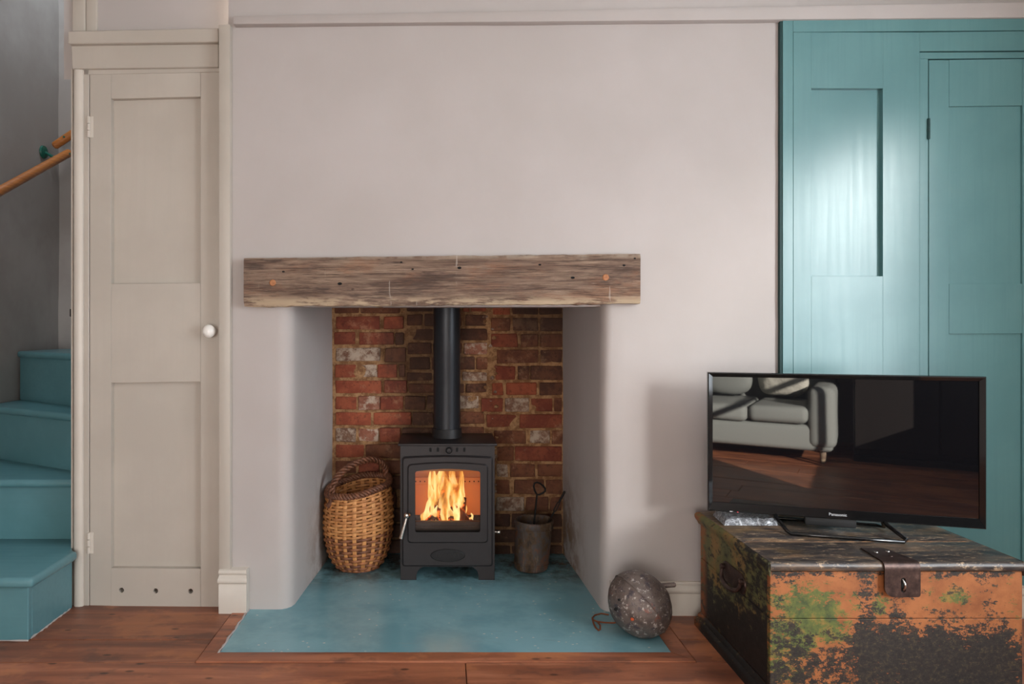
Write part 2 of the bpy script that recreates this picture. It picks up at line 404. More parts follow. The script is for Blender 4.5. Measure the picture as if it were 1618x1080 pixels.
# ---- chimney wall with its opening, splayed jambs and rounded corners
def yw(x, c=WC): return c-TILT*x
g = G()
ZO = 1.30      # the opening runs up behind the beam
def lump(p, amp=0.004, fr=2.3):
    p = Vector(p); return p + noise.noise_vector(p*fr)*amp + noise.noise_vector(p*9+Vector((3, 1, 2)))*amp*0.35
def plan_sheet(path, z0, z1, nz, amp=0.004, pinz=False):
    P = [Vector((a, b, 0)) for a, b in path]
    L = [0]
    for a, b in zip(P, P[1:]): L.append(L[-1]+(b-a).length)
    g_ = [[g.bm.verts.new(lump((p.x, p.y, z0+(z1-z0)*j/nz), amp)) for j in range(nz+1)] for p in P]
    for i in range(len(P)-1):
        for j in range(nz): g.bm.faces.new((g_[i][j], g_[i+1][j], g_[i+1][j+1], g_[i][j+1]))
def dense(path, step):
    out = []
    for (a, b), (c, d) in zip(path, path[1:]):
        n = max(1, int(math.hypot(c-a, d-b)/step))
        out += [(a+(c-a)*i/n, b+(d-b)*i/n) for i in range(n)]
    return out + [path[-1]]
XWL, XWR = -0.80, 1.30
left = dense([(XWL, yw(XWL)), (-0.618, yw(-0.618))], 0.05)[:-1] + [(-0.618, yw(-0.618)), (-0.600, 2.544), (-0.584, 2.553), (-0.570, 2.568), (-0.562, 2.592)] + dense([(-0.562, 2.592), (-0.514, 3.20)], 0.06)[1:]
right = dense([(0.556, 3.20), (0.588, 2.570)], 0.06) + [(0.590, 2.552), (0.596, 2.536), (0.606, 2.524), (0.622, yw(0.622))] + dense([(0.622, yw(0.622)), (XWR, yw(XWR))], 0.05)[1:]
NZ = 26
plan_sheet(left, 0.0, ZO, NZ); plan_sheet(right, 0.0, ZO, NZ)
plan_sheet(dense([(XWL, yw(XWL)), (-0.618, yw(-0.618)), (0.622, yw(0.622)), (XWR, yw(XWR))], 0.05), ZO, CEILZ, 22)
struct('wall_front', g, PLASTER_R, 'white plastered chimney wall around the fireplace opening', 'wall', recalc=False, weld=True)
# the plate closing the chimney above the opening, and the lintel over it
g = G(); g.box(-0.60, 0.64, 2.70, 3.23, 1.20, 1.22); g.box(-0.62, 0.64, 2.56, 2.70, 1.13, 1.31)
struct('trim_2', g, PLASTER_R, 'plate closing the chimney above the stove', 'chimney plate')

# ---- brick back of the fireplace, brick by brick
bw = empty('wall_fireplace'); tag(bw, 'old sooty red brick back wall of the fireplace', 'wall', kind='structure')
DB = 3.174; SB = F/DB
bx = lambda px: (px-CX)/SB
bz = lambda py: H-(py-CY)/SB
g = G(); g.sheet(lambda u, v: lump((-0.56+u*1.16, 3.1755+0.012*(1 if 0.22 < u < 0.66 else 0), v*1.25), 0.006, 9), 60, 64)
g.build('mortar', MORTAR, bw)
def brick(xa, xb, ya, yb, k, rec=0.0):
    g = G(); j = random.uniform; q = 0.0011*1
    ax, bx_ = bx(xa)+0.0045, bx(xb)-0.0045; zt, zb_ = bz(ya)-0.0066, bz(yb)+0.0066
    pr = j(-0.003, 0.004)-rec
    yf = 3.170-pr
    P = []
    for yy in (yf, 3.21):
        pass
    pts = []
    for z in (zb_, zt):
        for (x, yy) in ((ax, yf), (bx_, yf), (bx_, 3.22), (ax, 3.22)):
            pts.append((x+j(-.0022, .0022), yy+(j(-.0025, .0025) if yy < 3.2 else 0), z+j(-.0022, .0022)))
    g.hexp(pts, j(0.0035, 0.0065), 2)
    g.rough(0.0022, 40, xa)
    g.build('brick', BR[k], bw, angle=60)
LC = [480, 497.3, 522.4, 546.8, 573.3, 598.1, 623.6, 649, 673.5, 699.6, 725, 750, 775, 801, 826, 851, 876]
LB = [[(529, 567, 'b'), (569, 632, 'b')], [(530, 600, 'r'), (606, 638, 'o')], [(528, 562, 'r'), (568, 622, 'r'), (624, 638, 'd')],
      [(530, 601, 'p'), (608, 641, 'b')], [(530, 563, 'o'), (567, 596, 'p'), (596.5, 628, 'o'), (630, 640, 'b')], [(530, 602, 'o'), (607, 643, 'r')],
      [(530, 564, 'o'), (566, 600, 'k'), (601, 637, 'r'), (640, 672, 'd')], [(531, 586, 'o'), (590, 650, 'o'), (652, 684, 'd')],
      [(530, 563, 'p'), (566, 598, 'k'), (600, 633, 'r'), (636, 684, 'd')], [(531, 575, 'o'), (578, 640, 'b')],
      [(530, 563, 'b'), (566, 600, 'r'), (603, 640, 'b')], [(527, 585, 'b'), (588, 640, 'd')], [(527, 560, 'd'), (563, 626, 'b')],
      [(527, 590, 'b'), (593, 640, 'd')], [(527, 560, 'd'), (563, 640, 'd')], [(527, 590, 'd'), (593, 640, 'd')]]
for (ya, yb), row in zip(zip(LC, LC[1:]), LB):
    for xa, xb, k in row: brick(xa-1.5, xb+1.5, ya, yb, k)
RC = [480, 499.3, 525, 550, 575.7, 602, 626.6, 652, 677.5, 703, 730, 755, 782, 809, 834, 859, 880]
RB = [[(779, 806, 'o'), (809, 850, 'd'), (852, 888, 'd')], [(776, 806, 'b'), (810, 850, 'd'), (853, 888, 'd')], [(776, 818, 'r'), (823, 850, 'b'), (853, 888, 'b')],
      [(785, 850, 'b'), (854, 888, 'd')], [(783, 815, 'r'), (818, 836, 'd'), (838, 888, 'd')], [(778, 795, 'o'), (799, 848, 'o'), (852, 888, 'd')],
      [(760, 794, 'r'), (798, 836, 'p'), (839, 873, 'r'), (876, 888, 'b')], [(769, 817, 'r'), (820, 888, 'r')], [(780, 831, 'b'), (836, 869, 'p'), (872, 888, 'b')],
      [(785, 812, 'b'), (814, 888, 'r')], [(785, 802, 'p'), (806, 845, 'b'), (849, 888, 'b')], [(784, 805, 'b'), (812, 860, 'b'), (862, 888, 'b')],
      [(784, 828, 'p'), (831, 866, 'b'), (869, 888, 'b')], [(772, 806, 'd'), (809, 888, 'd')], [(772, 830, 'd'), (833, 888, 'd')], [(772, 806, 'd'), (809, 888, 'd')]]
for (ya, yb), row in zip(zip(RC, RC[1:]), RB):
    for xa, xb, k in row: brick(xa-1.5, xb+1.5, ya, yb, k)
CC = [480, 494, 516.7, 539, 561.5, 586, 604, 622.6, 648, 672, 696]
CB = [[(642, 684), (686, 728), (730, 742), (744, 773)], [(642, 668), (670, 730), (735, 772)], [(642, 684), (686, 722), (724, 773)], [(643, 682), (684, 730), (732, 771)],
      [(646, 680), (682, 724), (726, 750), (752, 773)], [(642, 684), (686, 728), (730, 772)], [(645, 690), (692, 734), (736, 770)], [(674, 716), (718, 757)],
      [(686, 724), (726, 766)], [(686, 716), (718, 766)]]
for i, ((ya, yb), row) in enumerate(zip(zip(CC, CC[1:]), CB)):
    for q, (xa, xb) in enumerate(row):
        k = 'p' if (i in (5, 7) and q == len(row)-1) else ('o' if i == 0 and q > 0 else random.choice('dbdb'))
        if i == 3 and q == 2: k = 'k'
        brick(xa-1, xb+1, ya, yb, k, 0.010)
# rubble in the ragged joint right of the flue
for i in range(26):
    px = random.choice((772, 776, 780, 768))+random.uniform(-4, 4); py = 500+i*11+random.uniform(-4, 4)
    if i > 16: px = random.uniform(772, 786)
    c = Vector((bx(px), 3.168, bz(py))); r = random.uniform(0.006, 0.014); g = G()
    bmesh.ops.create_icosphere(g.bm, subdivisions=1, radius=r, matrix=Matrix.Translation(c) @ Matrix.Diagonal((1, 0.8, random.uniform(0.5, 0.9), 1)))
    g.rough(0.004, 60, i); g.build('stone', random.choice((MORTAR, BR['p'], BR['k'])), bw)

# ---- ceiling cornice over the chimney wall and wall above the cupboard
g = G(); c = WC-0.03
X0, X1 = wx(368, c), XR
pts = lambda t: None
z = [wz(368, 25, c), wz(368, 38, c), 0, 0]
za1, zb1 = wz(1618, 3, c), wz(1618, 27.5, c)
s_ = (XR-X0)/(wx(1618, c)-X0)
zt1, zbt1 = z[0]+(za1-z[0])*s_, z[1]+(zb1-z[1])*s_
g.hexp([(X0, yw(X0, c), z[1]), (X1, yw(X1, c), zbt1), (X1, yw(X1, c)+0.05, zbt1), (X0, yw(X0, c)+0.05, z[1]), (X0, yw(X0, c), z[0]), (X1, yw(X1, c), zt1), (X1, yw(X1, c)+0.05, zt1), (X0, yw(X0, c)+0.05, z[0])], 0.004, 2)
struct('trim_3', g, PLASTER, 'white painted rail along the top of the chimney wall', 'picture rail')
g = G(); g.sheet(lambda u, v: lump((-1.45+u*0.75, yw(-1.45+u*0.75, 2.585), 2.0+v*(CEILZ-2.0)), 0.003), 20, 12)
struct('wall_above_door', g, PLASTER, 'strip of white wall above the cream cupboard door', 'wall', recalc=False)
g = G(); g.box(1.20, XR, 2.535, 2.56, 0, CEILZ)
struct('wall_front_right', g, PLASTER, 'white wall behind the teal cupboard', 'wall')

# ---- rest of the room
g = G(); g.box(XL-0.05, XR+0.05, YB-0.05, 2.60, CEILZ, CEILZ+0.05); struct('ceiling', g, CEIL, 'plain white ceiling', 'ceiling')
g = G(); g.sheet(lambda u, v: lump((XL, YB+u*(YF+0.06-YB), v*3.7), 0.008, 1.6), 50, 26)
struct('wall_left', g, PLASTER_ST, 'grey plaster wall on the left of the winding stairs', 'wall', recalc=False)
g = G(); g.sheet(lambda u, v: lump((XL-0.05+u*1.6, YF, v*3.7), 0.008, 1.6), 20, 30)
struct('wall_stair', g, PLASTER_ST, 'grey plaster wall at the back of the winding stairs', 'wall', recalc=False)
g = G(); g.box(-0.80, -0.76, 2.60, YF, 0, 3.7); g.box(XL, -0.76, 2.58, 2.60, CEILZ, 3.7)
struct('wall_stairwell', g, PLASTER_ST, 'wall closing the stairwell behind the cupboard', 'wall')
g = G(); g.box(XL-0.05, -0.76, 2.58, YF+0.05, 3.7, 3.75); struct('ceiling_stairwell', g, CEIL, 'ceiling over the stairwell', 'ceiling')
def wall_hole_x(g, X, t, y0, y1, z1, wy0, wy1, wz0, wz1):
    g.box(X, X+t, y0, wy0, 0, z1); g.box(X, X+t, wy1, y1, 0, z1); g.box(X, X+t, wy0, wy1, 0, wz0); g.box(X, X+t, wy0, wy1, wz1, z1)
WY0, WY1, WZ0, WZ1 = -0.80, 1.24, 0.62, 2.15
g = G(); wall_hole_x(g, XR, 0.10, YB, 2.6, CEILZ, WY0, WY1, WZ0, WZ1); struct('wall_right', g, PLASTER, 'white wall with the side window', 'wall')
g = G(); BX0, BX1 = -1.9, -0.12
g.box(XL, BX0, YB-0.1, YB, 0, CEILZ); g.box(BX1, XR, YB-0.1, YB, 0, CEILZ); g.box(BX0, BX1, YB-0.1, YB, 0, 0.10); g.box(BX0, BX1, YB-0.1, YB, 2.14, CEILZ)
struct('wall_back', g, PLASTER, 'white wall behind the camera with an added fill window', 'wall')
def sash(name, horiz, a0, a1, z0, z1, pos, label):
    r = empty(name, (pos, (a0+a1)/2, z0) if horiz else ((a0+a1)/2, pos, z0)); tag(r, label, 'window', kind='structure')
    def bar(u0, u1, v0, v1, nm):
        g = G()
        if horiz: g.box(pos, pos+0.04, u0, u1, v0, v1, 0.003)
        else: g.box(u0, u1, pos-0.04, pos, v0, v1, 0.003)
        g.build(nm, CREAM2, r)
    bar(a0, a0+0.05, z0, z1, 'frame'); bar(a1-0.05, a1, z0, z1, 'frame'); bar(a0+0.05, a1-0.05, z0, z0+0.06, 'frame'); bar(a0+0.05, a1-0.05, z1-0.05, z1, 'frame')
    bar((a0+a1)/2-0.015, (a0+a1)/2+0.015, z0+0.06, z1-0.05, 'glazing_bar'); bar(a0+0.05, a1-0.05, (z0+z1)/2-0.02, (z0+z1)/2+0.02, 'glazing_bar')
sash('window_1', True, WY0, WY1, WZ0, WZ1, XR+0.05, 'white wooden sash window in the right wall')
sash('added_back_window', False, BX0, BX1, 0.10, 2.14, YB-0.05, 'tall white window added in the unseen back wall for low fill light')  # unseen opening, added to let low fill in from behind

# ================================================================== CREAM CUPBOARD DOOR AND ITS FRAME
d1 = empty('door_1', (wx(240, DC), DC+0.02, 0)); tag(d1, 'tall cream two-panel cupboard door with a white china knob', 'door', kind='structure')
def slope(y0, y1, xa, xb, x0=141, x1=345):   # interpolate a slightly sloping line
    f = lambda x: y0+(y1-y0)*(x-x0)/(x1-x0); return (f(xa), f(xb))
def dpart(nm, xa, xb, yt, yb, c=DC, t=0.028, bev=0.0006):
    g = G(); pbox(g, xa, xb, yt, yb, c, t, bev); return g.build(nm, CREAM, d1)
TOPY, BOTY = (118, 114), (956, 959.5)
dpart('stile', 142, 175.5, slope(*TOPY, 142, 175.5), slope(*BOTY, 142, 175.5))
dpart('stile', 317, 352, slope(*TOPY, 317, 352), slope(*BOTY, 317, 352))
dpart('rail', 175.8, 316.7, slope(*TOPY, 176, 317), (156, 152.5))
dpart('rail', 175.8, 316.7, (448, 447), (604.5, 602.5))
# bottom rail with its three drilled air holes
g = G(); c = DC; t = 0.028
X0, X1 = wx(175.8, c), wx(316.7, c); zb_, zt_ = wz(246, 957.7, c), wz(246, 897.5, c)
holes = [(wx(192, c), wz(192, 932, c)), (wx(246, c), wz(246, 933, c)), (wx(301, c), wz(301, 933.5, c))]
cuts = [X0] + [(holes[i][0]+holes[i+1][0])/2 for i in range(2)] + [X1]
for (hx, hz), ca, cb in zip(holes, cuts, cuts[1:]):
    N = 24; R = 0.0095
    def sq(a):
        dx, dz = math.cos(a), math.sin(a); k = []
        if dx > 1e-6: k.append((cb-hx)/dx)
        if dx < -1e-6: k.append((ca-hx)/dx)
        if dz > 1e-6: k.append((zt_-hz)/dz)
        if dz < -1e-6: k.append((zb_-hz)/dz)
        k = min(k); return hx+dx*k, hz+dz*k
    an = sorted([2*PI*i/N for i in range(N)] + [math.atan2(zt_-hz, cb-hx), math.atan2(zt_-hz, ca-hx), math.atan2(zb_-hz, ca-hx) % (2*PI), math.atan2(zb_-hz, cb-hx) % (2*PI)])
    n = len(an)
    V = lambda x, z, dy: g.bm.verts.new((x, yw(x, c)+dy, z))
    o_, i_, j_ = [V(*sq(a), 0) for a in an], [V(hx+R*math.cos(a), hz+R*math.sin(a), 0) for a in an], [V(hx+R*math.cos(a), hz+R*math.sin(a), t) for a in an]
    o2 = [V(*sq(a), t) for a in an]
    for k in range(n):
        q = (k+1) % n
        g.bm.faces.new((o_[k], o_[q], i_[q], i_[k])); g.bm.faces.new((i_[k], i_[q], j_[q], j_[k])); g.bm.faces.new((j_[k], j_[q], o2[q], o2[k]))
        g.bm.faces.new((o_[q], o_[k], o2[k], o2[q]))
g.build('rail', CREAM, d1, weld=True)
for yt, yb in (((154, 150), (450, 449)), ((602, 600), (900, 899))):
    g = G(); pbox(g, 172, 321, yt, yb, DC+0.0235, 0.006, 0); g.build('panel', CREAM, d1)
for cy in (201, 857):
    g = G(); x = wx(141, DC); z = wz(141, cy, DC); h = 0.040
    for k in range(3): g.tube([(x, yw(x, DC)-0.004, z-h+k*h*0.667+0.001), (x, yw(x, DC)-0.004, z-h+(k+1)*h*0.667-0.001)], 0.0055, 10)
    g.box(x-0.001, x+0.016, yw(x, DC)-0.0025, yw(x, DC)+0.001, z-h, z+h, 0.0005)
    g.build('hinge', CREAM2, d1)
kx, kz = wx(330, DC-0.03), wz(330, 523, DC-0.03); ky = yw(kx, DC)
g = G(); g.lathe([(0.0015, -0.047), (0.012, -0.046), (0.0205, -0.040), (0.0245, -0.031), (0.0225, -0.022), (0.015, -0.014), (0.010, -0.009), (0.012, -0.005), (0.019, -0.003), (0.019, 0.001)], (kx, ky, kz), 28, 'y', True, False)
tag(g.build('knob', CHINA, d1), 'round white china knob')
# frame around it
fr = empty('trim_4', (wx(125, DC), DC, 0)); tag(fr, 'cream moulded frame and capped header around the cupboard door', 'door frame', kind='structure')
def fpart(nm, xa, xb, yt, yb, c, t, bev=0.002, m=CREAM, **kw):
    g = G(); pbox(g, xa, xb, yt, yb, c, t, bev, **kw); return g.build(nm, m, fr)
fpart('header_cap', 107, 345, (49, 44), (69, 66), DC-0.035, 0.07, 0.003)
fpart('header_board', 111.5, 345, (67, 64), (109.5, 106), DC-0.012, 0.05, 0.003, xlb=114)
fpart('lining', 132, 352, (109, 105), (118, 113.5), DC-0.002, 0.04, 0.001)
fpart('lining', 132, 140.5, (109, 108), (957, 958), DC-0.002, 0.05, 0.002, zb=0)
g = G(); c = DC-0.008; X0, X1 = wx(115, c), wx(131, c)
prof = [(X0, 0.03), (X0, 0.006), (X0+0.004, 0.001), (X0+0.012, -0.004), (X1-0.012, -0.004), (X1-0.003, 0.0), (X1, 0.006), (X1, 0.03)]
g.prism(prof, lambda u, v, d: (u, yw(u, c)+v, d), 0.0, wz(120, 110, c)); g.build('casing', CREAM2, fr)
fpart('jamb_board', 112, 115, (109, 109), (957, 957), DC+0.0, 0.05, 0.001, zb=0)
g = G(); g.box(wx(107, DC), wx(113, DC), DC+0.04, DC+0.055, wz(110, 500, DC+0.03), wz(110, 488, DC+0.03), 0.002); g.build('latch', IRON, fr)
# posts above the header
po = empty('trim_5', (wx(125, DC), DC+0.02, 2.0)); tag(po, 'cream post standing on the cupboard header, up to the ceiling', 'post', kind='structure')
for xa, xb, c in ((113, 134, DC+0.015), (135, 153, DC+0.02)):
    g = G(); X0, X1 = wx(xa, c), wx(xb, c); g.box(X0, X1, yw(X0, c), yw(X0, c)+0.05, wz(xa, 50, c), CEILZ, 0.006, 3); g.build('post_board', CREAM, po)
# pilaster board at the corner of the chimney, with its skirting block
g = G(); c = WC-0.028
pbox(g, 345.5, 363.5, (38.5, 38), (905, 905), c, 0.06, 0.003, 2)
struct('trim_6', g, CREAM, 'narrow cream upright board between door and chimney wall', 'pilaster')
g = G(); c = WC-0.036; X0, X1 = wx(345, c), wx(390, c)
zt = wz(360, 900, c); zm = wz(360, 922, c)
pr = [(0.05, zt), (0.004, zt), (-0.001, zt-0.004), (-0.003, zt-0.010), (-0.001, zt-0.015), (0.003, zt-0.020), (-0.001, zt-0.026), (-0.006, zt-0.034), (-0.007, zt-0.042), (-0.005, zt-0.048), (0.002, zt-0.052), (-0.001, zt-0.056), (-0.001, 0.0), (0.05, 0.0)]
# section is extruded across the block, with returned ends
def skirting(g, X0, X1, c, pr, ret=0.0):
    g.prism(pr, lambda u, v, d: ((X0 if d == 0 else X1)+(-1 if d == 0 else 1)*(-min(u, 0)*ret), yw(X0 if d == 0 else X1, c)+u, v), 0, 1)
skirting(g, X0+0.002, X1-0.002, c, pr, 0.6)
struct('baseboard_left', g, CREAM2, 'white moulded skirting block at the foot of the pilaster', 'skirting', angle=50)
g = G(); c = WC-0.020; X0, X1 = 0.615, XR
zt = wz(1080, 920, c)
pr2 = [(0.03, zt), (0.006, zt), (0.002, zt-0.006), (0.004, zt-0.012), (-0.002, zt-0.020), (-0.006, zt-0.028), (-0.004, zt-0.036), (0.002, zt-0.042), (0.0, zt-0.046), (0.0, 0), (0.03, 0)]
skirting(g, X0, X1, c, pr2)
struct('baseboard_right', g, CREAM2, 'white moulded skirting board behind the dark oval float', 'skirting', angle=50)

# ================================================================== STAIRS
st = empty('staircase', (-1.75, 2.6, 0)); tag(st, 'winding staircase painted teal at the far left', 'staircase')
XN = -1.405
def step(front, back, z0, z1, nose=0.028, side_poly=None, tn=0.032):
    (ax, ay), (bx_, by) = front
    # riser
    g = G(); g.hexp([(ax, ay+nose, z0), (bx_, by+nose, z0), (bx_, by+nose+0.02, z0), (ax, ay+nose+0.02, z0), (ax, ay+nose, z1-tn), (bx_, by+nose, z1-tn), (bx_, by+nose+0.02, z1-tn), (ax, ay+nose+0.02, z1-tn)])
    g.rough(0.001, 6, z1); g.build('riser', TEAL_ST, st)
    poly = [(ax, ay), (bx_, by)] + back
    g = G(); g.prism(poly, lambda u, v, d: (u, v, d), z1-tn, z1)
    es = [e for e in g.bm.edges]
    bmesh.ops.bevel(g.bm, geom=es, offset=tn*0.42, segments=3, profile=0.5, affect='EDGES', clamp_overlap=True)
    g.build('tread', TEAL_ST, st, angle=50)
# bottom step projects into the room with a side board
g = G(); g.box(XL+0.012, -1.392, 2.292, 2.312, 0, 0.183, 0.002); g.rough(0.0015, 5, 1); g.build('riser', TEAL_ST, st)
g = G(); g.box(-1.412, -1.392, 2.313, 2.565, 0, 0.183, 0.002); g.rough(0.0015, 5, 2); g.build('side_board', TEAL_ST, st)
g = G(); g.prism([(XL+0.012, 2.266), (-1.364, 2.266), (-1.366, 2.556), (-1.412, 2.556), (-1.412, 2.72), (XL+0.012, 2.72)], lambda u, v, d: (u, v, d), 0.183, 0.218)
bmesh.ops.bevel(g.bm, geom=list(g.bm.edges), offset=0.013, segments=3, profile=0.5, affect='EDGES', clamp_overlap=True)
g.build('tread', TEAL_ST, st, angle=50)
g = G(); pts = [(-1.390+random.uniform(-.001, .002), 2.30+i*0.013, 0.004) for i in range(20)]
g.tube(pts, [random.uniform(0.0008, 0.0045) for _ in pts], 5); g.tube([(XL+0.3+i*0.03, 2.288, 0.003) for i in range(15)], [random.uniform(0.001, 0.004) for _ in range(15)], 5)
tag(g.build('filler_bead', PLASTER, st), 'chipped pale filler along the foot of the step')
step(((XL+0.012, 2.668), (XN, 2.668)), [(XN, 2.84), (XL+0.012, 3.2)], 0.218, 0.457)
step(((XL+0.012, 3.12), (XN, 2.735)), [(XN, 2.98), (XL+0.012, 3.60)], 0.457, 0.697)
step(((XL+0.012, 3.36), (XN, 2.86)), [(XN, YF-0.012), (XL+0.012, YF-0.012)], 0.697, 0.938)

RAILM = M('varnished_rail'); RAILM.set(RAILM.ramp(RAILM.noise(6, 5, 0.6, RAILM.map((3, 1, 14))), [(0.3, srgb(150, 88, 38)), (0.7, srgb(192, 122, 62))]), 0.32); RAILM = RAILM.m
GREEN = flat('green_bracket_paint', srgb(20, 92, 78), 0.4)
r = empty('handrail', (-2.0, 3.3, 1.8)); tag(r, 'long lower round wooden handrail on the left stair wall, dark green bracket', 'handrail', 'handrails on the stair walls')
a = Vector((-2.0, 2.55, 1.37)); b = Vector((-2.0, 3.655, 1.99))
g = G(); g.tube([a, a+(b-a)*0.33, a+(b-a)*0.66, b-(b-a).normalized()*0.008, b], [0.021]*4+[0.014], 16); g.build('rail', RAILM, r)
for d in (2.8, 3.60):
    p = a+(b-a)*((d-a.y)/(b.y-a.y)); g = G(); g.lathe([(0.034, 0.0), (0.032, 0.009), (0.02, 0.013), (0.012, 0.014)], (XL+0.002, p.y, p.z+0.02), 20, 'x', True, True)
    g.tube([(XL+0.01, p.y, p.z+0.02), (XL+0.06, p.y, p.z-0.01), (p.x, p.y, p.z-0.015)], 0.007, 8); g.build('bracket', GREEN, r)
g = G(); g.lathe([(0.006, 0.0), (0.005, 0.004)], (-1.981, 3.62, 1.975), 10, 'x', True, True); g.build('screw', GREEN, r)
r = empty('handrail', (-1.9, 3.66, 2.05)); tag(r, 'short upper wooden handrail end rising towards the door frame, at the stair corner', 'handrail', 'handrails on the stair walls')
a = Vector((-2.085, 3.66, 2.025)); b = Vector((-1.50, 3.66, 2.42))
g = G(); g.tube([a, a+(b-a).normalized()*0.008, a+(b-a)*0.5, b], [0.015, 0.021, 0.021, 0.021], 16); g.build('rail', RAILM, r)
g = G(); g.lathe([(0.034, -0.014), (0.012, -0.013)][::-1]+[(0.032, -0.009), (0.034, 0.0)], (-1.965, YF-0.002, 2.04), 20, 'y', True, True)
g.tube([(-1.965, YF-0.01, 2.04), (-1.965, YF-0.06, 2.05), (-1.965, 3.66, 2.09)], 0.007, 8); g.build('bracket', GREEN, r)
g = G(); g.lathe([(0.006, 0.0), (0.005, -0.004)], (-2.02, 3.6395, 2.07), 10, 'y', True, True); g.build('screw', GREEN, r)

# ================================================================== TEAL FITTED CUPBOARD
TC = WC-0.016
cb = empty('fitted_cupboard', (1.8, TC, 0)); tag(cb, 'tall teal gloss-painted fitted cupboard front with recessed panels', 'cupboard')
XE = 2.39
def tb(nm, xa, xb, yt, yb, c, t=0.024, bev=0.0006, m=TEAL, parent=None, X1=None, zb=None, label=None):
    g = G(); yt, yb = two(yt), two(yb)
    x0, x1 = wx(xa, c), (X1 if X1 else wx(xb, c))
    zt0 = wz(xa, yt[0], c); zt1 = wz(xb, yt[1], c)
    if X1: zt1 = zt0+(zt1-zt0)*(x1-x0)/(wx(xb, c)-x0)
    zb0 = zb if zb is not None else wz(xa, yb[0], c); zb1 = zb if zb is not None else wz(xb, yb[1], c)
    g.hexp([(x0, yw(x0, c), zb0), (x1, yw(x1, c), zb1), (x1, yw(x1, c)+t, zb1), (x0, yw(x0, c)+t, zb0), (x0, yw(x0, c), zt0), (x1, yw(x1, c), zt1), (x1, yw(x1, c)+t, zt1), (x0, yw(x0, c)+t, zt0)], bev)
    return g.build(nm, m, parent or cb)
tb('edge_stile', 1237, 1253, 30.5, 0, TC-0.004, 0.03, zb=0)
tb('header', 1253.3, 1618, (31, 28), (50.5, 48), TC-0.004, 0.03, X1=XE)
tb('frame_stile', 1253.5, 1282, 51, 0, TC, zb=0)
tb('frame_rail', 1282, 1395, 51, 139.5, TC)
tb('frame_stile', 1395, 1453, 51, 0, TC, zb=0)
tb('frame_rail', 1453, 1618, (51, 49), (81, 80), TC, X1=XE)
tb('frame_rail', 1453, 1618, (83, 82), (93, 91.5), TC+0.002, X1=XE)
tb('frame_stile', 1453, 1466.5, 93, 0, TC+0.002, zb=0)
tb('frame_rail', 1282, 1395, 436, 0, TC, zb=0)
tb('panel', 1278, 1398, 135, 440, TC+0.019, 0.006, 0)
tb('backing', 1240, 1618, 32, 0, TC+0.0255, 0.006, 0, TEAL_GAP_SHADE, X1=XE, zb=0)
g = G(); pbox(g, 1232.5, 1237, 31, 0, TC+0.0, 0.018, 0.001, zb=0); g.build('shaded_side_strip', TEAL_GAP_SHADE, cb)  # dark strip painting the shaded side of the frame
# its door
dr = empty('door', (1.9, TC, 0), parent=cb)
tb('stile', 1468, 1499.5, (95, 95), 0, TC, 0.022, parent=dr, zb=0.1)
tb('stile', 1615.5, 1650, (93, 92.5), 0, TC, 0.022, parent=dr, zb=0.1)
tb('rail', 1499.8, 1615.2, (94.5, 93), (168, 166.5), TC, 0.022, parent=dr)
tb('rail', 1499.8, 1615.2, (448, 448), (527, 526.5), TC, 0.022, parent=dr)
tb('rail', 1499.8, 1615.2, (900, 900), (930, 930), TC, 0.022, parent=dr, zb=0.1)
tb('panel', 1498, 1617, 165, 450, TC+0.008, 0.006, 0, parent=dr)
tb('panel', 1498, 1617, 525, 905, TC+0.008, 0.006, 0, parent=dr)
g = G(); x = wx(1467, TC); z = wz(1467, 204, TC)
for k in range(3): g.tube([(x, yw(x, TC)-0.002, z-0.036+k*0.025), (x, yw(x, TC)-0.002, z-0.036+(k+1)*0.025-0.001)], 0.0045, 10)
g.build('hinge', TEAL_GAP_SHADE, dr)
tb('frame_stile', 1652, 1660, (93, 93), 0, TC+0.002, X1=XE, zb=0)

# ================================================================== MANTEL BEAM
bm_ = empty('mantel_beam', (0, 2.5, 1.13)); tag(bm_, 'thick weathered old timber mantel beam above the fireplace', 'mantel beam')
c = WC-0.042
X0, X1 = wx(385, c), wx(1012, c)
zt = (wz(385, 407.5, c), wz(1012, 400.5, c)); zb_ = (wz(385, 484, c), wz(1012, 479.5, c))
g = G(); NX, NS = 150, 0
depth = 0.17
def beam_pt(u, k, kk):
    x = X0+(X1-X0)*u; top = zt[0]+(zt[1]-zt[0])*u; bot = zb_[0]+(zb_[1]-zb_[0])*u
    top += 0.0028*noise.noise(Vector((x*9, 1, 0)))+0.0018*noise.noise(Vector((x*40, 2, 0)))
    bot += 0.004*noise.noise(Vector((x*7, 7, 0)))+0.003*noise.noise(Vector((x*35, 5, 0)))
    return x, top, bot
ring_prof = []   # (depth fraction in metres, height fraction)
nz = 14
for j in range(nz+1): ring_prof.append((0.0 if 0 < j < nz else 0.004, j/nz))
for dd in (0.02, 0.06, 0.12, depth): ring_prof.append((dd, 1.0))
for dd in (depth, 0.12, 0.06, 0.02): ring_prof.append((dd, 0.0))
rings = []
for i in range(NX+1):
    x, top, bot = beam_pt(i/NX, 0, 0); ring = []
    for dd, h in ring_prof:
        z = bot+(top-bot)*h; y = yw(x, c)+dd
        e = noise.noise(Vector((x*3, 0, z*22)))*0.0022+noise.noise(Vector((x*14, 3, z*80)))*0.0012 if dd < 0.01 else 0
        low = max(0, 0.16-h)/0.16*max(0, noise.noise(Vector((x*5, 9, 0)))+0.2)*0.012 if dd < 0.01 else 0
        ring.append(g.bm.verts.new((x, y+e+low, z)))
    rings.append(ring)
n = len(ring_prof)
for A, B in zip(rings, rings[1:]):
    for k in range(n): g.bm.faces.new((A[k], A[(k+1) % n], B[(k+1) % n], B[k]))
g.bm.faces.new(rings[0][::-1]); g.bm.faces.new(rings[-1])
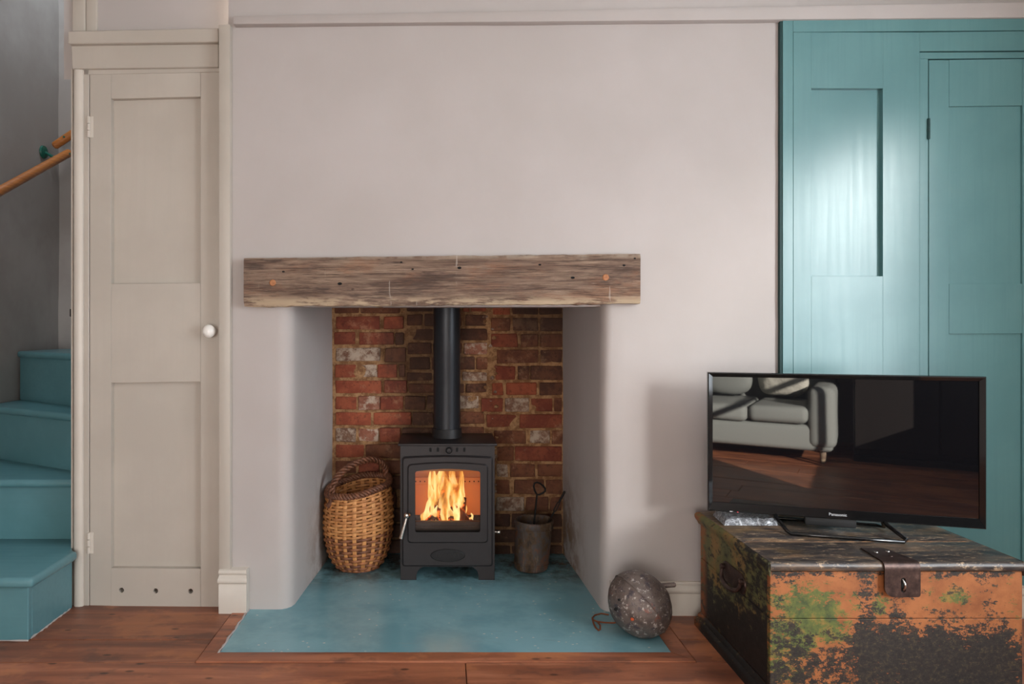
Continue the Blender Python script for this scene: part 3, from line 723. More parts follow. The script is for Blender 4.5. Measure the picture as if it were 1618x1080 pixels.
g.build('beam', BEAM, bm_, angle=50)
for px, py in ((431, 446.5), (957, 438)):
    x, z = wx(px, c), wz(px, py, c); g = G()
    g.lathe([(0.0125, 0.01), (0.0125, -0.0015), (0.010, -0.0035), (0.002, -0.004)], (x, yw(x, c), z), 8, 'y', False, True); tag(g.build('peg', PEG, bm_), 'pale round oak peg')
for px, py, r in ((537, 448, 0.0045), (448, 429, 0.003), (726, 423, 0.004), (599, 411, 0.003), (905, 438.5, 0.004), (986, 419, 0.003), (853, 418, 0.003), (1003, 408, 0.0025), (634, 414, 0.0025), (652, 425, 0.0025)):
    x, z = wx(px, c), wz(px, py, c); g = G()
    g.lathe([(r*0.5, -0.0008), (r, -0.0018), (r*1.25, 0.0005), (r*1.25, 0.01)], (x, yw(x, c), z), 10, 'y', True, False)
    g.warp(lambda v, x=x: (x+(v.x-x)*1.6, v.y, v.z)); g.build('nail_hole', BLACK, bm_)

# ================================================================== STOVE
SX, SY0, SY1 = 0.0185, 2.838, 3.105
sv = empty('wood_burning_stove', (SX, 2.97, 0)); tag(sv, 'black wood-burning stove with a lit fire behind its glass door', 'stove')
SF = F/SY0
sx = lambda px: (px-CX)/SF
sz = lambda py: H-(py-CY)/SF
hw = 0.196; zt = sz(703.5); zb_ = sz(895)
# body shell: sides, back, bottom, top, front surround with openings
def rrect(x0, x1, z0, z1, r, arch=0.0, n=6):
    P = []
    for cx_, cz_, a0 in ((x1-r, z0+r, -PI/2), (x1-r, z1-r, 0), (x0+r, z1-r, PI/2), (x0+r, z0+r, PI)):
        for k in range(n+1):
            a = a0+PI/2*k/n; P.append((cx_+r*math.cos(a), cz_+r*math.sin(a)))
    if arch:
        Q = []; xc = (x0+x1)/2; hwid = (x1-x0)/2
        for i, (u, v) in enumerate(P):
            Q.append((u, v+(arch*(1-((u-xc)/hwid)**2) if v > (z0+z1)/2 else 0)))
            if i == 2*n+1-n-1+0: pass
        # add points along the top between the two top corners
        i1 = (n+1)*2-1; a = P[i1]; b = P[i1+1]; extra = []
        for k in range(1, 12):
            u = a[0]+(b[0]-a[0])*k/12; extra.append((u, a[1]+arch*(1-((u-xc)/hwid)**2)))
        P = Q[:i1+1]+extra+Q[i1+1:]
    return P
def ring_plate(g, outer, inner, y0, y1, bo=0.0, bi=0.0):
    """a plate y0 (front) .. y1 (back) with one hole; outer and inner have the same number of points; bo/bi push edges back"""
    n = len(outer)
    mk = lambda P, y: [g.bm.verts.new((u, y, v)) for u, v in P]
    def inset(P, d):
        cx_ = sum(p[0] for p in P)/len(P); cz_ = sum(p[1] for p in P)/len(P); out = []
        for u, v in P:
            L = max(abs(u-cx_), 1e-6); K = max(abs(v-cz_), 1e-6); out.append((u-math.copysign(min(d, L), u-cx_), v-math.copysign(min(d, K), v-cz_)))
        return out
    loops = [mk(outer, y1), mk(outer, y0+bo), mk(inset(outer, bo), y0), mk(inset(inner, -bi), y0), mk(inner, y0+bi), mk(inner, y1)]
    for A, B in zip(loops, loops[1:]+loops[:1]):
        for k in range(n): g.bm.faces.new((A[k], A[(k+1) % n], B[(k+1) % n], B[k]))
gx0, gx1, gz0, gz1 = sx(653), sx(761.8), sz(841.5), sz(739.5)
glass_o = rrect(gx0, gx1, gz0, gz1, 0.008, 0.011)
g = G()
body_o = rrect(SX-hw, SX+hw, zb_, zt, 0.002, 0.0001); body_i = rrect(gx0-0.012, gx1+0.012, gz0-0.01, gz1+0.004, 0.008, 0.011)
ring_plate(g, body_o, body_i, SY0, SY0+0.006)
g.box(SX-hw, SX-hw+0.006, SY0+0.006, SY1, zb_, zt, 0.001); g.box(SX+hw-0.006, SX+hw, SY0+0.006, SY1, zb_, zt, 0.001)
g.box(SX-hw+0.006, SX+hw-0.006, SY1-0.006, SY1, zb_, zt); g.box(SX-hw+0.006, SX+hw-0.006, SY0+0.006, SY1-0.006, zb_, zb_+0.006); g.box(SX-hw+0.006, SX+hw-0.006, SY0+0.006, SY1-0.006, zt-0.03, zt-0.024)
g.build('body', STOVE, sv)
g = G(); g.box(SX-0.205, SX+0.205, SY0-0.012, SY1+0.012, zt, zt+0.009, 0.002, 2); g.build('top_plate', STOVE, sv)
for px in (680.2, 692, 722.2, 733.6):
    g = G(); P = rrect(sx(px)-0.0048, sx(px)+0.0048, sz(713.4), sz(706.8), 0.0035)
    g.prism(P, lambda u, v, d: (u, d, v), SY0-0.0012, SY0+0.004); g.build('vent_slot', BLACK, sv)
g = G(); g.lathe([(0.002, -0.026), (0.009, -0.025), (0.0135, -0.020), (0.0135, -0.015), (0.008, -0.010), (0.006, 0.0)], (sx(709.2), SY0, sz(710.3)), 20, 'y', True); g.build('air_control_knob', STOVE_D, sv)
# door
sd = empty('door', (SX, SY0, 0.3), parent=sv)
dy = SY0-0.016
g = G(); ring_plate(g, rrect(sx(635.5), sx(778.3), sz(893), sz(721), 0.010, 0.0065), rrect(sx(646), sx(769), sz(852), sz(733), 0.012, 0.010), dy+0.002, SY0-0.0005, 0.006, 0.004)
g.build('door_plate', STOVE, sd, angle=30)
g = G(); ring_plate(g, rrect(sx(644), sx(770.8), sz(855.5), sz(732), 0.014, 0.010), glass_o, dy-0.004, SY0-0.001, 0.005, 0.009)
g.build('window_surround', STOVE, sd, angle=30)
def mk_glass():
    m = M('stove_glass'); t = m.t; tr = m.new('ShaderNodeBsdfTransparent'); gl = m.new('ShaderNodeBsdfGlossy'); gl.inputs['Roughness'].default_value = 0.05
    tr.inputs[0].default_value = (0.95, 0.90, 0.85, 1)
    mx = m.new('ShaderNodeMixShader'); mx.inputs[0].default_value = 0.05; t.links.new(tr.outputs[0], mx.inputs[1]); t.links.new(gl.outputs[0], mx.inputs[2])
    t.links.new(mx.outputs[0], t.nodes['Material Output'].inputs[0]); return m.m
g = G(); g.prism(rrect(gx0-0.004, gx1+0.004, gz0-0.004, gz1+0.004, 0.008, 0.011), lambda u, v, d: (u, d, v), SY0-0.002, SY0+0.002); g.build('glass', mk_glass(), sd)
g = G(); g.box(gx0-0.006, gx1+0.006, SY0+0.004, SY0+0.03, gz0-0.004, sz(824.5), 0.003, 2)
for k in range(3): g.box(gx0, gx1, SY0+0.0015, SY0+0.004, gz0+0.006+k*0.011, gz0+0.010+k*0.011, 0.001)
g.build('log_guard', STOVE_D, sd)
# oval badge
g = G(); N = 40; bxc, bzc, ra, rb = sx(707.6), sz(875), 0.0715, 0.0265
def ell(a, b): return [(bxc+a*math.cos(2*PI*k/N), bzc+b*math.sin(2*PI*k/N)) for k in range(N)]
ring_plate(g, ell(ra, rb), ell(ra-0.006, rb-0.006), dy-0.003, dy+0.004, 0.002, 0.002)
g.prism(ell(ra-0.006, rb-0.006), lambda u, v, d: (u, d, v), dy+0.0005, dy+0.004); g.build('badge', STOVE_D, sd)
g = G(); P_ = rrect(sx(646), sx(769), sz(893)+0.004, sz(852.5), 0.006)
def text(name, body, size, m, parent, loc, rot, extrude=0.0006, spacing=1.0):
    cu = bpy.data.curves.new(name, 'FONT'); cu.body = body; cu.size = size; cu.extrude = extrude; cu.align_x = 'CENTER'; cu.align_y = 'CENTER'
    cu.space_character = spacing; cu.materials.append(m); cu.resolution_u = 3
    t_ = bpy.data.objects.new(name, cu); COL.objects.link(t_); bpy.context.view_layer.update()
    me = bpy.data.meshes.new_from_object(t_.evaluated_get(bpy.context.evaluated_depsgraph_get())); bpy.data.objects.remove(t_, do_unlink=True); bpy.data.curves.remove(cu)
    o = bpy.data.objects.new(name, me); COL.objects.link(o); o.parent = parent; o.location = loc; o.rotation_euler = rot; return o
text('lettering', 'HAMLET', 0.026, STOVE, sd, Vector((bxc, dy-0.0008, bzc))-OFF[sd], (PI/2, 0, 0), 0.0012, 1.08)
# door handle, steel
g = G(); hx, hz = sx(644.2), sz(809.6)
g.lathe([(0.0015, -0.040), (0.008, -0.038), (0.0125, -0.032), (0.0135, -0.026), (0.011, -0.019), (0.007, -0.015), (0.006, 0.0)], (hx, dy, hz), 22, 'y', True)
g.tube([(hx, dy-0.028, hz), (sx(641), dy-0.032, sz(822)), (sx(637), dy-0.034, sz(836)), (sx(634.8), dy-0.034, sz(844.5))], [0.006, 0.0062, 0.0075, 0.0082], 14)
tag(g.build('handle', STEEL, sd), 'polished steel drop handle with a ball')
g = G(); zz = sz(843.5); g.tube([(SX+hw, 2.87, zz), (SX+hw+0.022, 2.87, zz)], 0.004, 10); g.lathe([(0.006, 0.012), (0.008, 0.016), (0.008, 0.024), (0.004, 0.027)], (SX+hw, 2.87, zz), 14, 'x', True, True)
tag(g.build('side_knob', STEEL, sv), 'small steel knob on the side')
# base skirt and legs
for s in (-1, 1):
    for yy in (SY0+0.001, SY1-0.04):
        g = G(); e = SX+s*hw; i_ = lambda d: e-s*d
        P = [(e, zb_+0.002), (e, 0.003), (i_(0.066), 0.003), (i_(0.066), zb_-0.035), (i_(0.070), zb_-0.018), (i_(0.082), zb_-0.006), (i_(0.10), zb_+0.002)]
        g.prism(P, lambda u, v, d: (u, d, v), yy, yy+0.035, 0.0015); g.build('leg', STOVE, sv)
# collar and flue
fx, fy = 0.0172, 3.02
g = G(); g.lathe([(0.068, zt+0.008), (0.068, zt+0.012), (0.0655, zt+0.016), (0.065, zt+0.044), (0.0635, zt+0.047), (0.058, zt+0.047)], (fx, fy, 0), 40); g.build('flue_collar', STOVE_D, sv)
g = G(); g.lathe([(0.059, zt+0.03), (0.059, zt+0.34), (0.0592, zt+0.341), (0.0592, 1.215)], (fx, fy, 0), 48); g.build('flue_pipe', FLUE, sv)
# lining of the fire chamber
fb = empty('fire_chamber', (SX, 2.97, 0.2), parent=sv)
g = G(); g.box(SX-0.165, SX+0.165, SY1-0.045, SY1-0.01, 0.14, zt-0.035, 0.002); g.build('back_brick', FIREBRICK, fb)
for s in (-1, 1):
    g = G(); g.box(min(SX+s*0.165, SX+s*0.185), max(SX+s*0.165, SX+s*0.185), SY0+0.03, SY1-0.01, 0.14, zt-0.035, 0.002); g.build('side_brick', FIREBRICK, fb)
g = G(); g.box(SX-0.165, SX+0.165, SY0+0.035, SY1-0.045, 0.448, 0.462, 0.003); g.build('baffle', FIREBRICK, fb)
g = G(); g.box(SX-0.165, SX+0.165, SY1-0.058, SY1-0.045, 0.352, 0.384, 0.002)
g.build('air_bar', FIREBRICK, fb)
g = G()
for k in range(15): g.tube([(SX-0.14+k*0.02, SY1-0.061, 0.367), (SX-0.14+k*0.02, SY1-0.0575, 0.367)], 0.003, 8)
g.build('air_holes', BLACK, fb)
g = G()
for k in range(11): g.box(SX-0.16+k*0.031, SX-0.145+k*0.031, SY0+0.05, SY1-0.05, 0.17, 0.186, 0.002)
g.box(SX-0.165, SX+0.165, SY1-0.06, SY1-0.05, 0.186, 0.216, 0.002); g.build('grate', STOVE_D, fb)

# ---- burning wood and flames
def mk_log(name, glow):
    m = M(name); n = m.noise(22, 5, 0.7, m.map((1, 1, 0.3)))
    m.set(m.ramp(n, [(0.35, srgb(38, 22, 15)), (0.6, srgb(128, 66, 32))]), 0.9)
    e = m.math('MULTIPLY', m.step(m.noise(18, 4, 0.7), 0.5, 0.66), glow)
    m.b.inputs['Emission Color'].default_value = (1.0, 0.16, 0.02, 1); m.put(m.b.inputs['Emission Strength'], e); m.bump(n, 0.6, 0.005); return m.m
LOG = mk_log('charring_wood', 3.5); zf = 0.187
STICK = ['long charred stick leaning in from the left of the stove fire', 'tallest steep charred stick left of centre in the stove fire', 'thick charred stick leaning in from the right of the stove fire',
         'lowest stick reaching to the right end of the stove fire', 'charred stick in the very middle of the stove fire', 'low thin stick at the far left end of the stove fire',
         'upright charred stick right of centre in the stove fire', 'thin front stick beside the tallest one, left in the stove fire']
logs = [((-0.085, 2.90, 0.0), (-0.005, 2.965, 0.125), 0.012, 'left leaning'), ((-0.06, 2.94, 0), (-0.018, 2.955, 0.165), 0.011, 'upright'), ((0.10, 2.90, 0), (0.035, 2.965, 0.11), 0.012, 'r'),
        ((0.125, 2.93, 0), (0.045, 3.0, 0.07), 0.011, 's'), ((0.015, 2.88, 0), (0.010, 2.985, 0.13), 0.011, 't'), ((-0.115, 2.93, 0.0), (-0.02, 2.985, 0.09), 0.010, 'u'),
        ((0.06, 2.89, 0), (0.075, 2.97, 0.125), 0.012, 'v'), ((-0.035, 2.885, 0), (-0.05, 2.965, 0.11), 0.010, 'w')]
for i, (a, b, r_, _) in enumerate(logs):
    a = Vector(a)+Vector((SX, 0, zf+r_)); b = Vector(b)+Vector((SX, 0, zf)); g = G()
    g.tube([a, a+(b-a)*0.35+Vector((0.002, 0, 0)), a+(b-a)*0.7, b], [r_, r_*1.08, r_, r_*0.8], 5); g.rough(0.003, 40, i)
    tag(g.build('firewood_stick', LOG, angle=20), STICK[i], 'firewood', 'sticks burning in the stove')
def mk_flame():
    m = M('flame'); t = m.t; x, y, z = m.xyz()
    n = m.noise(1.0, 3, 0.5, m.map((30, 30, 6.5)), 0.4)
    hgt = m.step(z, 0.19, 0.43)
    core = m.math('SUBTRACT', m.math('ADD', n, 0.12), m.math('MULTIPLY', hgt, 0.14))
    col = m.ramp(core, [(0.34, (1.0, 0.14, 0.01)), (0.50, (1.0, 0.30, 0.03)), (0.62, (1.0, 0.52, 0.12)), (0.74, (1.0, 0.74, 0.34))])
    em = m.new('ShaderNodeEmission'); t.links.new(col, em.inputs[0]); m.put(em.inputs[1], m.math('ADD', 0.45, m.math('MULTIPLY', m.step(core, 0.42, 0.72), 1.5)))
    tr = m.new('ShaderNodeBsdfTransparent'); mx = m.new('ShaderNodeMixShader')
    al = m.math('MULTIPLY', m.step(core, 0.42, 0.58), 0.6)
    m.put(mx.inputs[0], al); t.links.new(tr.outputs[0], mx.inputs[1]); t.links.new(em.outputs[0], mx.inputs[2])
    t.links.new(mx.outputs[0], t.nodes['Material Output'].inputs[0]); return m.m
FLAME = mk_flame()
ff = empty('fire', (SX, 2.97, zf)); tag(ff, 'bright orange flames behind the stove glass', 'fire')
tong = [(-0.06, 0.00, 0.24, 0.018, -0.01), (-0.035, 0.01, 0.245, 0.024, 0.0), (-0.005, 0.0, 0.25, 0.028, -0.02), (0.02, 0.012, 0.25, 0.026, 0.01), (0.05, 0.0, 0.22, 0.020, 0.02), (-0.09, 0.0, 0.15, 0.014, 0.015),
        (0.075, 0.01, 0.13, 0.013, -0.01), (0.0, -0.03, 0.13, 0.020, 0.01), (-0.04, -0.03, 0.10, 0.015, -0.01), (0.04, -0.03, 0.11, 0.016, 0.0), (0.03, 0.02, 0.245, 0.018, 0.035), (-0.02, 0.02, 0.245, 0.02, -0.035), (-0.11, 0.02, 0.07, 0.012, 0.01), (0.10, 0.0, 0.06, 0.012, 0.0)]
for i, (dx, dy_, hh, r_, lean) in enumerate(tong):
    g = G(); n = 16; pts = []; rr = []
    for k in range(n+1):
        u = k/n; sway = 0.011*math.sin(u*6+i*1.7)*u
        pts.append((SX+dx+lean*u+sway, 2.955+dy_+0.006*math.sin(u*5+i), zf+0.004+hh*u))
        cut = 1.0 if hh > 0.24 else (1-u)**0.75
        rr.append(max(0.0012, 0.8*r_*(0.55+0.9*math.sin(PI*min(1, u*0.9+0.12)))*(0.35+0.65*cut)*(1+0.25*math.sin(u*14+i*2))))
    g.tube(pts, rr, 12, flat=0.6); g.build('flame', FLAME, ff, angle=80)

# ================================================================== WICKER BASKET
BXc = Vector((-0.372, 3.012, 0.004)); BH = 0.355
bk = empty('wicker_basket', BXc); tag(bk, 'round two-tone wicker log basket with an arched handle, left of the stove', 'basket')
def mk_wick(name, c1, c2, c3):
    m = M(name); n = m.noise(1, 4, 0.6, m.map((55, 55, 16))); at = m.new('ShaderNodeAttribute'); at.attribute_name = 'tone'
    c = m.mix(m.step(n, 0.3, 0.7), c1, c2); c = m.mix(m.math('MULTIPLY', at.outputs['Fac'], 0.75), c, c3)
    m.set(c, 0.55); m.bump(m.noise(1, 3, 0.6, m.map((90, 90, 400))), 0.3, 0.001); return m.m
W_L = mk_wick('wicker_light', srgb(222, 160, 98), srgb(196, 130, 74), srgb(150, 90, 50))
W_D = mk_wick('wicker_dark', srgb(126, 78, 54), srgb(92, 54, 38), srgb(190, 120, 66))
W_H = mk_wick('wicker_handle', srgb(134, 86, 60), srgb(86, 52, 36), srgb(150, 104, 74))
def brad(h):  # body radius by height fraction
    P = [(0, 0.088), (0.06, 0.108), (0.2, 0.132), (0.4, 0.147), (0.6, 0.150), (0.8, 0.146), (0.93, 0.138), (1.0, 0.134)]
    for (a, ra_), (b, rb_) in zip(P, P[1:]):
        if h <= b: return ra_+(rb_-ra_)*(h-a)/(b-a)
    return P[-1][1]
tilt = lambda th, z: z*(1+0.075*math.cos(th-0.5))        # the rim rises towards the back right
NS = 22
def weave(rows_, mat_, nm):
    g = G(); tl = g.bm.verts.layers.float.new('tone')
    for r_ in rows_:
        h = (r_+0.6)/26; N = NS*6; ring = []
        zj = [random.uniform(-0.0012, 0.0012) for _ in range(NS)]
        tone = random.random()*0.5
        for k in range(N):
            th = 2*PI*k/N; q = th*NS/(2*PI); off = 0.0052*math.sin(PI*q+PI*r_)
            R = brad(h)+off; zc = tilt(th, h*BH)+zj[int(q) % NS]*math.sin(PI*(q % 1))
            tn = min(1, max(0, tone+0.55*noise.noise(Vector((q*0.9, r_*1.3, 0)))+0.25*math.sin(PI*q+PI*r_)))
            hh = 0.0056; tt = 0.0019
            er = Vector((math.cos(th), math.sin(th), 0))
            sec = [(tt, -hh*0.7), (tt*1.4, 0), (tt, hh*0.7), (0, hh), (-tt, hh*0.7), (-tt, -hh*0.7), (0, -hh)]
            vs = []
            for a, b in sec:
                v = g.bm.verts.new(BXc+er*(R+a)+Vector((0, 0, zc+b))); v[tl] = tn; vs.append(v)
            ring.append(vs)
        for k in range(N):
            A, B = ring[k], ring[(k+1) % N]; n = len(A)
            for q in range(n): g.bm.faces.new((A[q], A[(q+1) % n], B[(q+1) % n], B[q]))
    o = g.build(nm, mat_, bk, angle=70); o['kind'] = 'stuff'; return o
tag(weave(range(0, 12), W_D, 'lower_weave'), 'dark brown woven lower half'); tag(weave(range(12, 25), W_L, 'upper_weave'), 'honey coloured woven upper half')
g = G()
for s in range(NS):
    th = 2*PI*(s+0.5)/NS; er = Vector((math.cos(th), math.sin(th), 0)); tg_ = Vector((-math.sin(th), math.cos(th), 0)); P = []
    pts = [BXc+er*brad(h)+Vector((0, 0, tilt(th, h*BH))) for h in [i/14 for i in range(15)]]
    g.tube(pts, 0.0085, 6, flat=0.18, up=tg_)
o = g.build('stakes', W_L, bk, angle=70); o['kind'] = 'stuff'
g = G(); g.lathe([(0.001, 0.006), (0.06, 0.006), (0.092, 0.008), (0.094, 0.0), (0.06, 0.001)], BXc, 36); g.build('base', W_D, bk)
# plaited rim: strands wound around the edge, and the wound handle
def wound(g, path, R, r, turns, strands, closed=False, n=420):
    P = [Vector(p) for p in path]; m = len(P)
    def at(u):
        f = u*(m if closed else m-1); i = int(f); t = f-i
        if closed: return P[i % m].lerp(P[(i+1) % m], t)
        i = min(i, m-2); return P[i].lerp(P[i+1], f-i)
    for s in range(strands):
        pts = []
        for k in range(n):
            u = k/n if closed else k/(n-1); p = at(u); q = (at((u+0.004) % 1 if closed else min(u+0.004, 1))-at((u-0.004) % 1 if closed else max(u-0.004, 0))).normalized()
            a = q.cross(Vector((0.3, 0.2, 1))).normalized(); b = q.cross(a); ph = 2*PI*(turns*u+s/strands)
            pts.append(p+a*math.cos(ph)*R+b*math.sin(ph)*R)
        g.tube(pts, r, 6, closed)
rim = []
for k in range(48):
    th = 2*PI*k/48; rim.append(BXc+Vector((math.cos(th)*0.137, math.sin(th)*0.137, tilt(th, BH)-0.002+0.002*math.sin(th*5))))
g = G(); wound(g, rim, 0.0092, 0.0066, 20, 3, True, 640); g.build('plaited_rim', W_H, bk, angle=80)
ha = rim[int(48*(221/360))]; hb = rim[int(48*(30/360))]
arch = []
for k in range(25):
    u = k/24; a = PI*u; p = ha.lerp(hb, (1-math.cos(a))/2*0.98+0.01); arch.append(p+Vector((0, 0, math.sin(a)**0.8*0.105)))
g = G(); wound(g, arch, 0.0088, 0.0066, 7, 3, False, 260); g.build('handle', W_H, bk, angle=80)
g = G(); wound(g, [ha+Vector((0, -0.004, 0.012)), ha+Vector((0.004, -0.010, -0.02)), ha+Vector((-0.012, 0.0, -0.045))], 0.007, 0.005, 3, 3, False, 60); g.build('handle_binding', W_H, bk, angle=80); g = G()
wound(g, [hb+Vector((0.004, 0, 0.012)), hb+Vector((0.01, -0.004, -0.02)), hb+Vector((0.006, 0.0, -0.04))], 0.007, 0.005, 3, 3, False, 60); g.build('handle_binding', W_H, bk, angle=80)

# ================================================================== POT AND FIRE IRONS
def mk_pot():
    m = M('rusty_pot'); n = m.noise(13, 6, 0.7, m.map((1, 1, 0.6))); n2 = m.noise(50, 5, 0.7, m.map((1, 1, 0.3)))
    c = m.ramp(n, [(0.36, srgb(46, 38, 33)), (0.46, srgb(88, 66, 46)), (0.54, srgb(80, 76, 76)), (0.64, srgb(122, 74, 42))])
    c = m.mix(m.math('MULTIPLY', m.step(n2, 0.55, 0.68), 0.5), c, srgb(140, 120, 98)); m.set(c, 0.6, 0.25)
    m.bump(n2, 0.6, 0.003); return m.m
POTM = mk_pot()
pt = empty('fire_iron_pot', (0.389, 2.972, 0.003)); tag(pt, 'mottled rusty cylindrical pot right of the stove holding fire irons', 'pot')
def lean(v): return (v.x-0.014*(0.5-(v.z)/0.21), v.y, v.z)
g = G(); g.lathe([(0.001, 0.004), (0.066, 0.004), (0.0715, 0.010), (0.074, 0.03), (0.077, 0.09), (0.080, 0.16), (0.083, 0.196), (0.0855, 0.204), (0.085, 0.213), (0.081, 0.217), (0.077, 0.214), (0.075, 0.205), (0.071, 0.12), (0.068, 0.02), (0.001, 0.018)], (0.389, 2.972, 0.003), 44)
g.warp(lean); g.rough(0.0018, 14, 3); g.build('pot_body', POTM, pt)
for k, (zz, rr_) in enumerate(((0.035, 0.075), (0.186, 0.0832))):
    g = G(); g.tube([(0.389+math.cos(2*PI*i/40)*rr_, 2.972+math.sin(2*PI*i/40)*rr_, zz) for i in range(40)], 0.0022, 6, True); g.warp(lean); g.build('hoop', POTM, pt)
pk = lambda px, py, d: Vector(((px-CX)/F*d, d, H-(py-CY)/F*d))
g = G(); D = 2.99
r = empty('fire_poker', pk(840, 830, D)); tag(r, 'black iron poker with a heart-shaped loop, standing upright in the pot', 'poker', 'fire irons in the rusty pot')
bot = Vector((0.378, 2.965, 0.024)); top = pk(848.5, 781, D)
G().tube([bot, top], 0.0042, 10).build('shaft', IRON, r)
lp = [pk(*p, D) for p in ((848.5, 781), (845, 775), (843.2, 768), (844.5, 763), (848.5, 761.6), (853, 763), (858, 767), (861.5, 771.5), (861.5, 775.5), (857.5, 778.5), (852.5, 780.8))]
G().tube(lp, 0.0042, 8, True).build('handle', IRON, r)
r = empty('fire_rake', (0.43, 2.99, 0.2)); tag(r, 'black iron bar with a slotted end, leaning to the jamb', 'fire iron', 'fire irons in the rusty pot')
bot = Vector((0.372, 2.995, 0.024)); e = pk(892.5, 775.5, 3.0); q = bot+(e-bot)*0.70; q2 = bot+(e-bot)*0.86
u = (e-bot).normalized(); nrm = u.cross(Vector((0, 1, 0))).normalized()
G().tube([bot, q], 0.004, 10).build('shaft', IRON, r)
g = G(); g.tube([q, q+u*0.012+nrm*0.005, q2-u*0.012+nrm*0.005, q2], 0.0028, 8); g.tube([q, q+u*0.012-nrm*0.005, q2-u*0.012-nrm*0.005, q2], 0.0028, 8); g.tube([q2-u*0.002, e-u*0.004, e], [0.0052, 0.0055, 0.003], 10); g.build('handle', IRON, r)

# ================================================================== OVAL FLOAT
def mk_float():
    m = M('corroded_painted_metal'); n = m.noise(11, 6, 0.72); n2 = m.noise(55, 5, 0.75); n3 = m.noise(24, 5, 0.8)
    c = m.ramp(n, [(0.32, srgb(84, 76, 72)), (0.5, srgb(116, 104, 98)), (0.62, srgb(92, 78, 74))])
    c = m.mix(m.math('MULTIPLY', m.step(n3, 0.54, 0.62), 0.75), c, srgb(62, 60, 70))
    c = m.mix(m.math('MULTIPLY', m.step(n2, 0.56, 0.64), 0.85), c, srgb(206, 200, 192))
    c = m.mix(m.math('MULTIPLY', m.step(m.noise(17, 5, 0.75, m.map(loc=(5, 2, 1))), 0.60, 0.68), 0.8), c, srgb(140, 84, 68))
    m.set(c, m.math('ADD', 0.32, m.math('MULTIPLY', n, 0.3)), 0.25); b = m.bump(n2, 0.5, 0.003); m.bump(n, 0.5, 0.008, b); return m.m
FLOATM = mk_float()
fc = Vector((0.672, 2.335, 0.1075))
fo = empty('metal_float', fc, (0, math.radians(-38), math.radians(-12))); tag(fo, 'corroded grey oval metal float at the right end of the hearth', 'float')
g = G(); bmesh.ops.create_icosphere(g.bm, subdivisions=5, radius=1.0); 
def fl_(v):
    p = Vector((v.x*0.102, v.y*0.100, v.z*0.113)); k = 1+0.05*max(0, v.z)*0; return p + noise.noise_vector(v*1.6)*0.0035 + noise.noise_vector(v*6)*0.0012
g.warp(fl_); g.build('shell', FLOATM, fo, local=True, angle=80)
g = G(); P = []
for i in range(72):
    a = 2*PI*i/72; v = Vector((math.cos(a)*math.sin(0.35), -math.cos(a)*0.0, 0)); v = Vector((math.sin(a)*0.42, -math.sin(a)*0.9075, math.cos(a))); P.append(fl_(v)*1.004)
g.tube(P, 0.0028, 6, True); g.build('seam', FLOATM, fo, local=True)
RUST = flat('rust', srgb(128, 70, 40), 0.8)
inv = (Matrix.Translation(fc) @ fo.rotation_euler.to_matrix().to_4x4()).inverted()
g = G(); ra_, rb_ = inv @ Vector((0.745, 2.37, 0.155)), inv @ Vector((0.800, 2.355, 0.165)); g.tube([ra_, rb_], 0.0085, 14); g.tube([rb_*1.0, inv @ Vector((0.803, 2.354, 0.1655))], 0.0055, 12); tag(g.build('rod', FLOATM, fo, local=True), 'short metal rod stub')
for px, py, rr_ in ((978, 947, 0.004), (973, 962, 0.006), (999, 978, 0.006)):
    dirv = Vector(((px-CX)/F, 1, -(py-CY)/F)); o_ = inv @ Vector((0, 0, H)); dl = (inv.to_3x3() @ dirv)
    A = Vector((1/0.105, 1/0.105, 1/0.123)); oo = Vector([o_[i]*A[i] for i in range(3)]); dd = Vector([dl[i]*A[i] for i in range(3)])
    a_, b_, c_ = dd.dot(dd), 2*oo.dot(dd), oo.dot(oo)-1; disc = b_*b_-4*a_*c_
    if disc < 0: continue
    t_ = (-b_-math.sqrt(disc))/(2*a_); hp = o_+dl*t_; g = G()
    bmesh.ops.create_icosphere(g.bm, subdivisions=2, radius=rr_, matrix=Matrix.Translation(hp)); g.rough(0.002, 90, px)
    g.build('pit', BLACK if px < 990 else flat('orange_rust', srgb(190, 84, 44), 0.8), fo, local=True)
hp3 = lambda px, py: Vector(((px-CX)/(py-CY)*H, F/(py-CY)*H, 0.0))+Vector((0, 0, 0.0055))
g = G(); wp = [hp3(*p) for p in ((978, 985), (968, 986), (956, 985.5), (944, 984), (938, 981.5), (936, 978), (940, 973.5), (950, 971), (962, 973))]
g.tube(wp, 0.0028, 7); wp = [hp3(*p) for p in ((936, 979), (938, 987), (941, 993), (946, 998), (948.5, 996), (948.5, 990), (944.5, 985))]; g.tube(wp, 0.003, 7)
tag(g.build('wire', RUST), 'thin rusty bent wire lying on the hearth beside the oval float', 'wire')

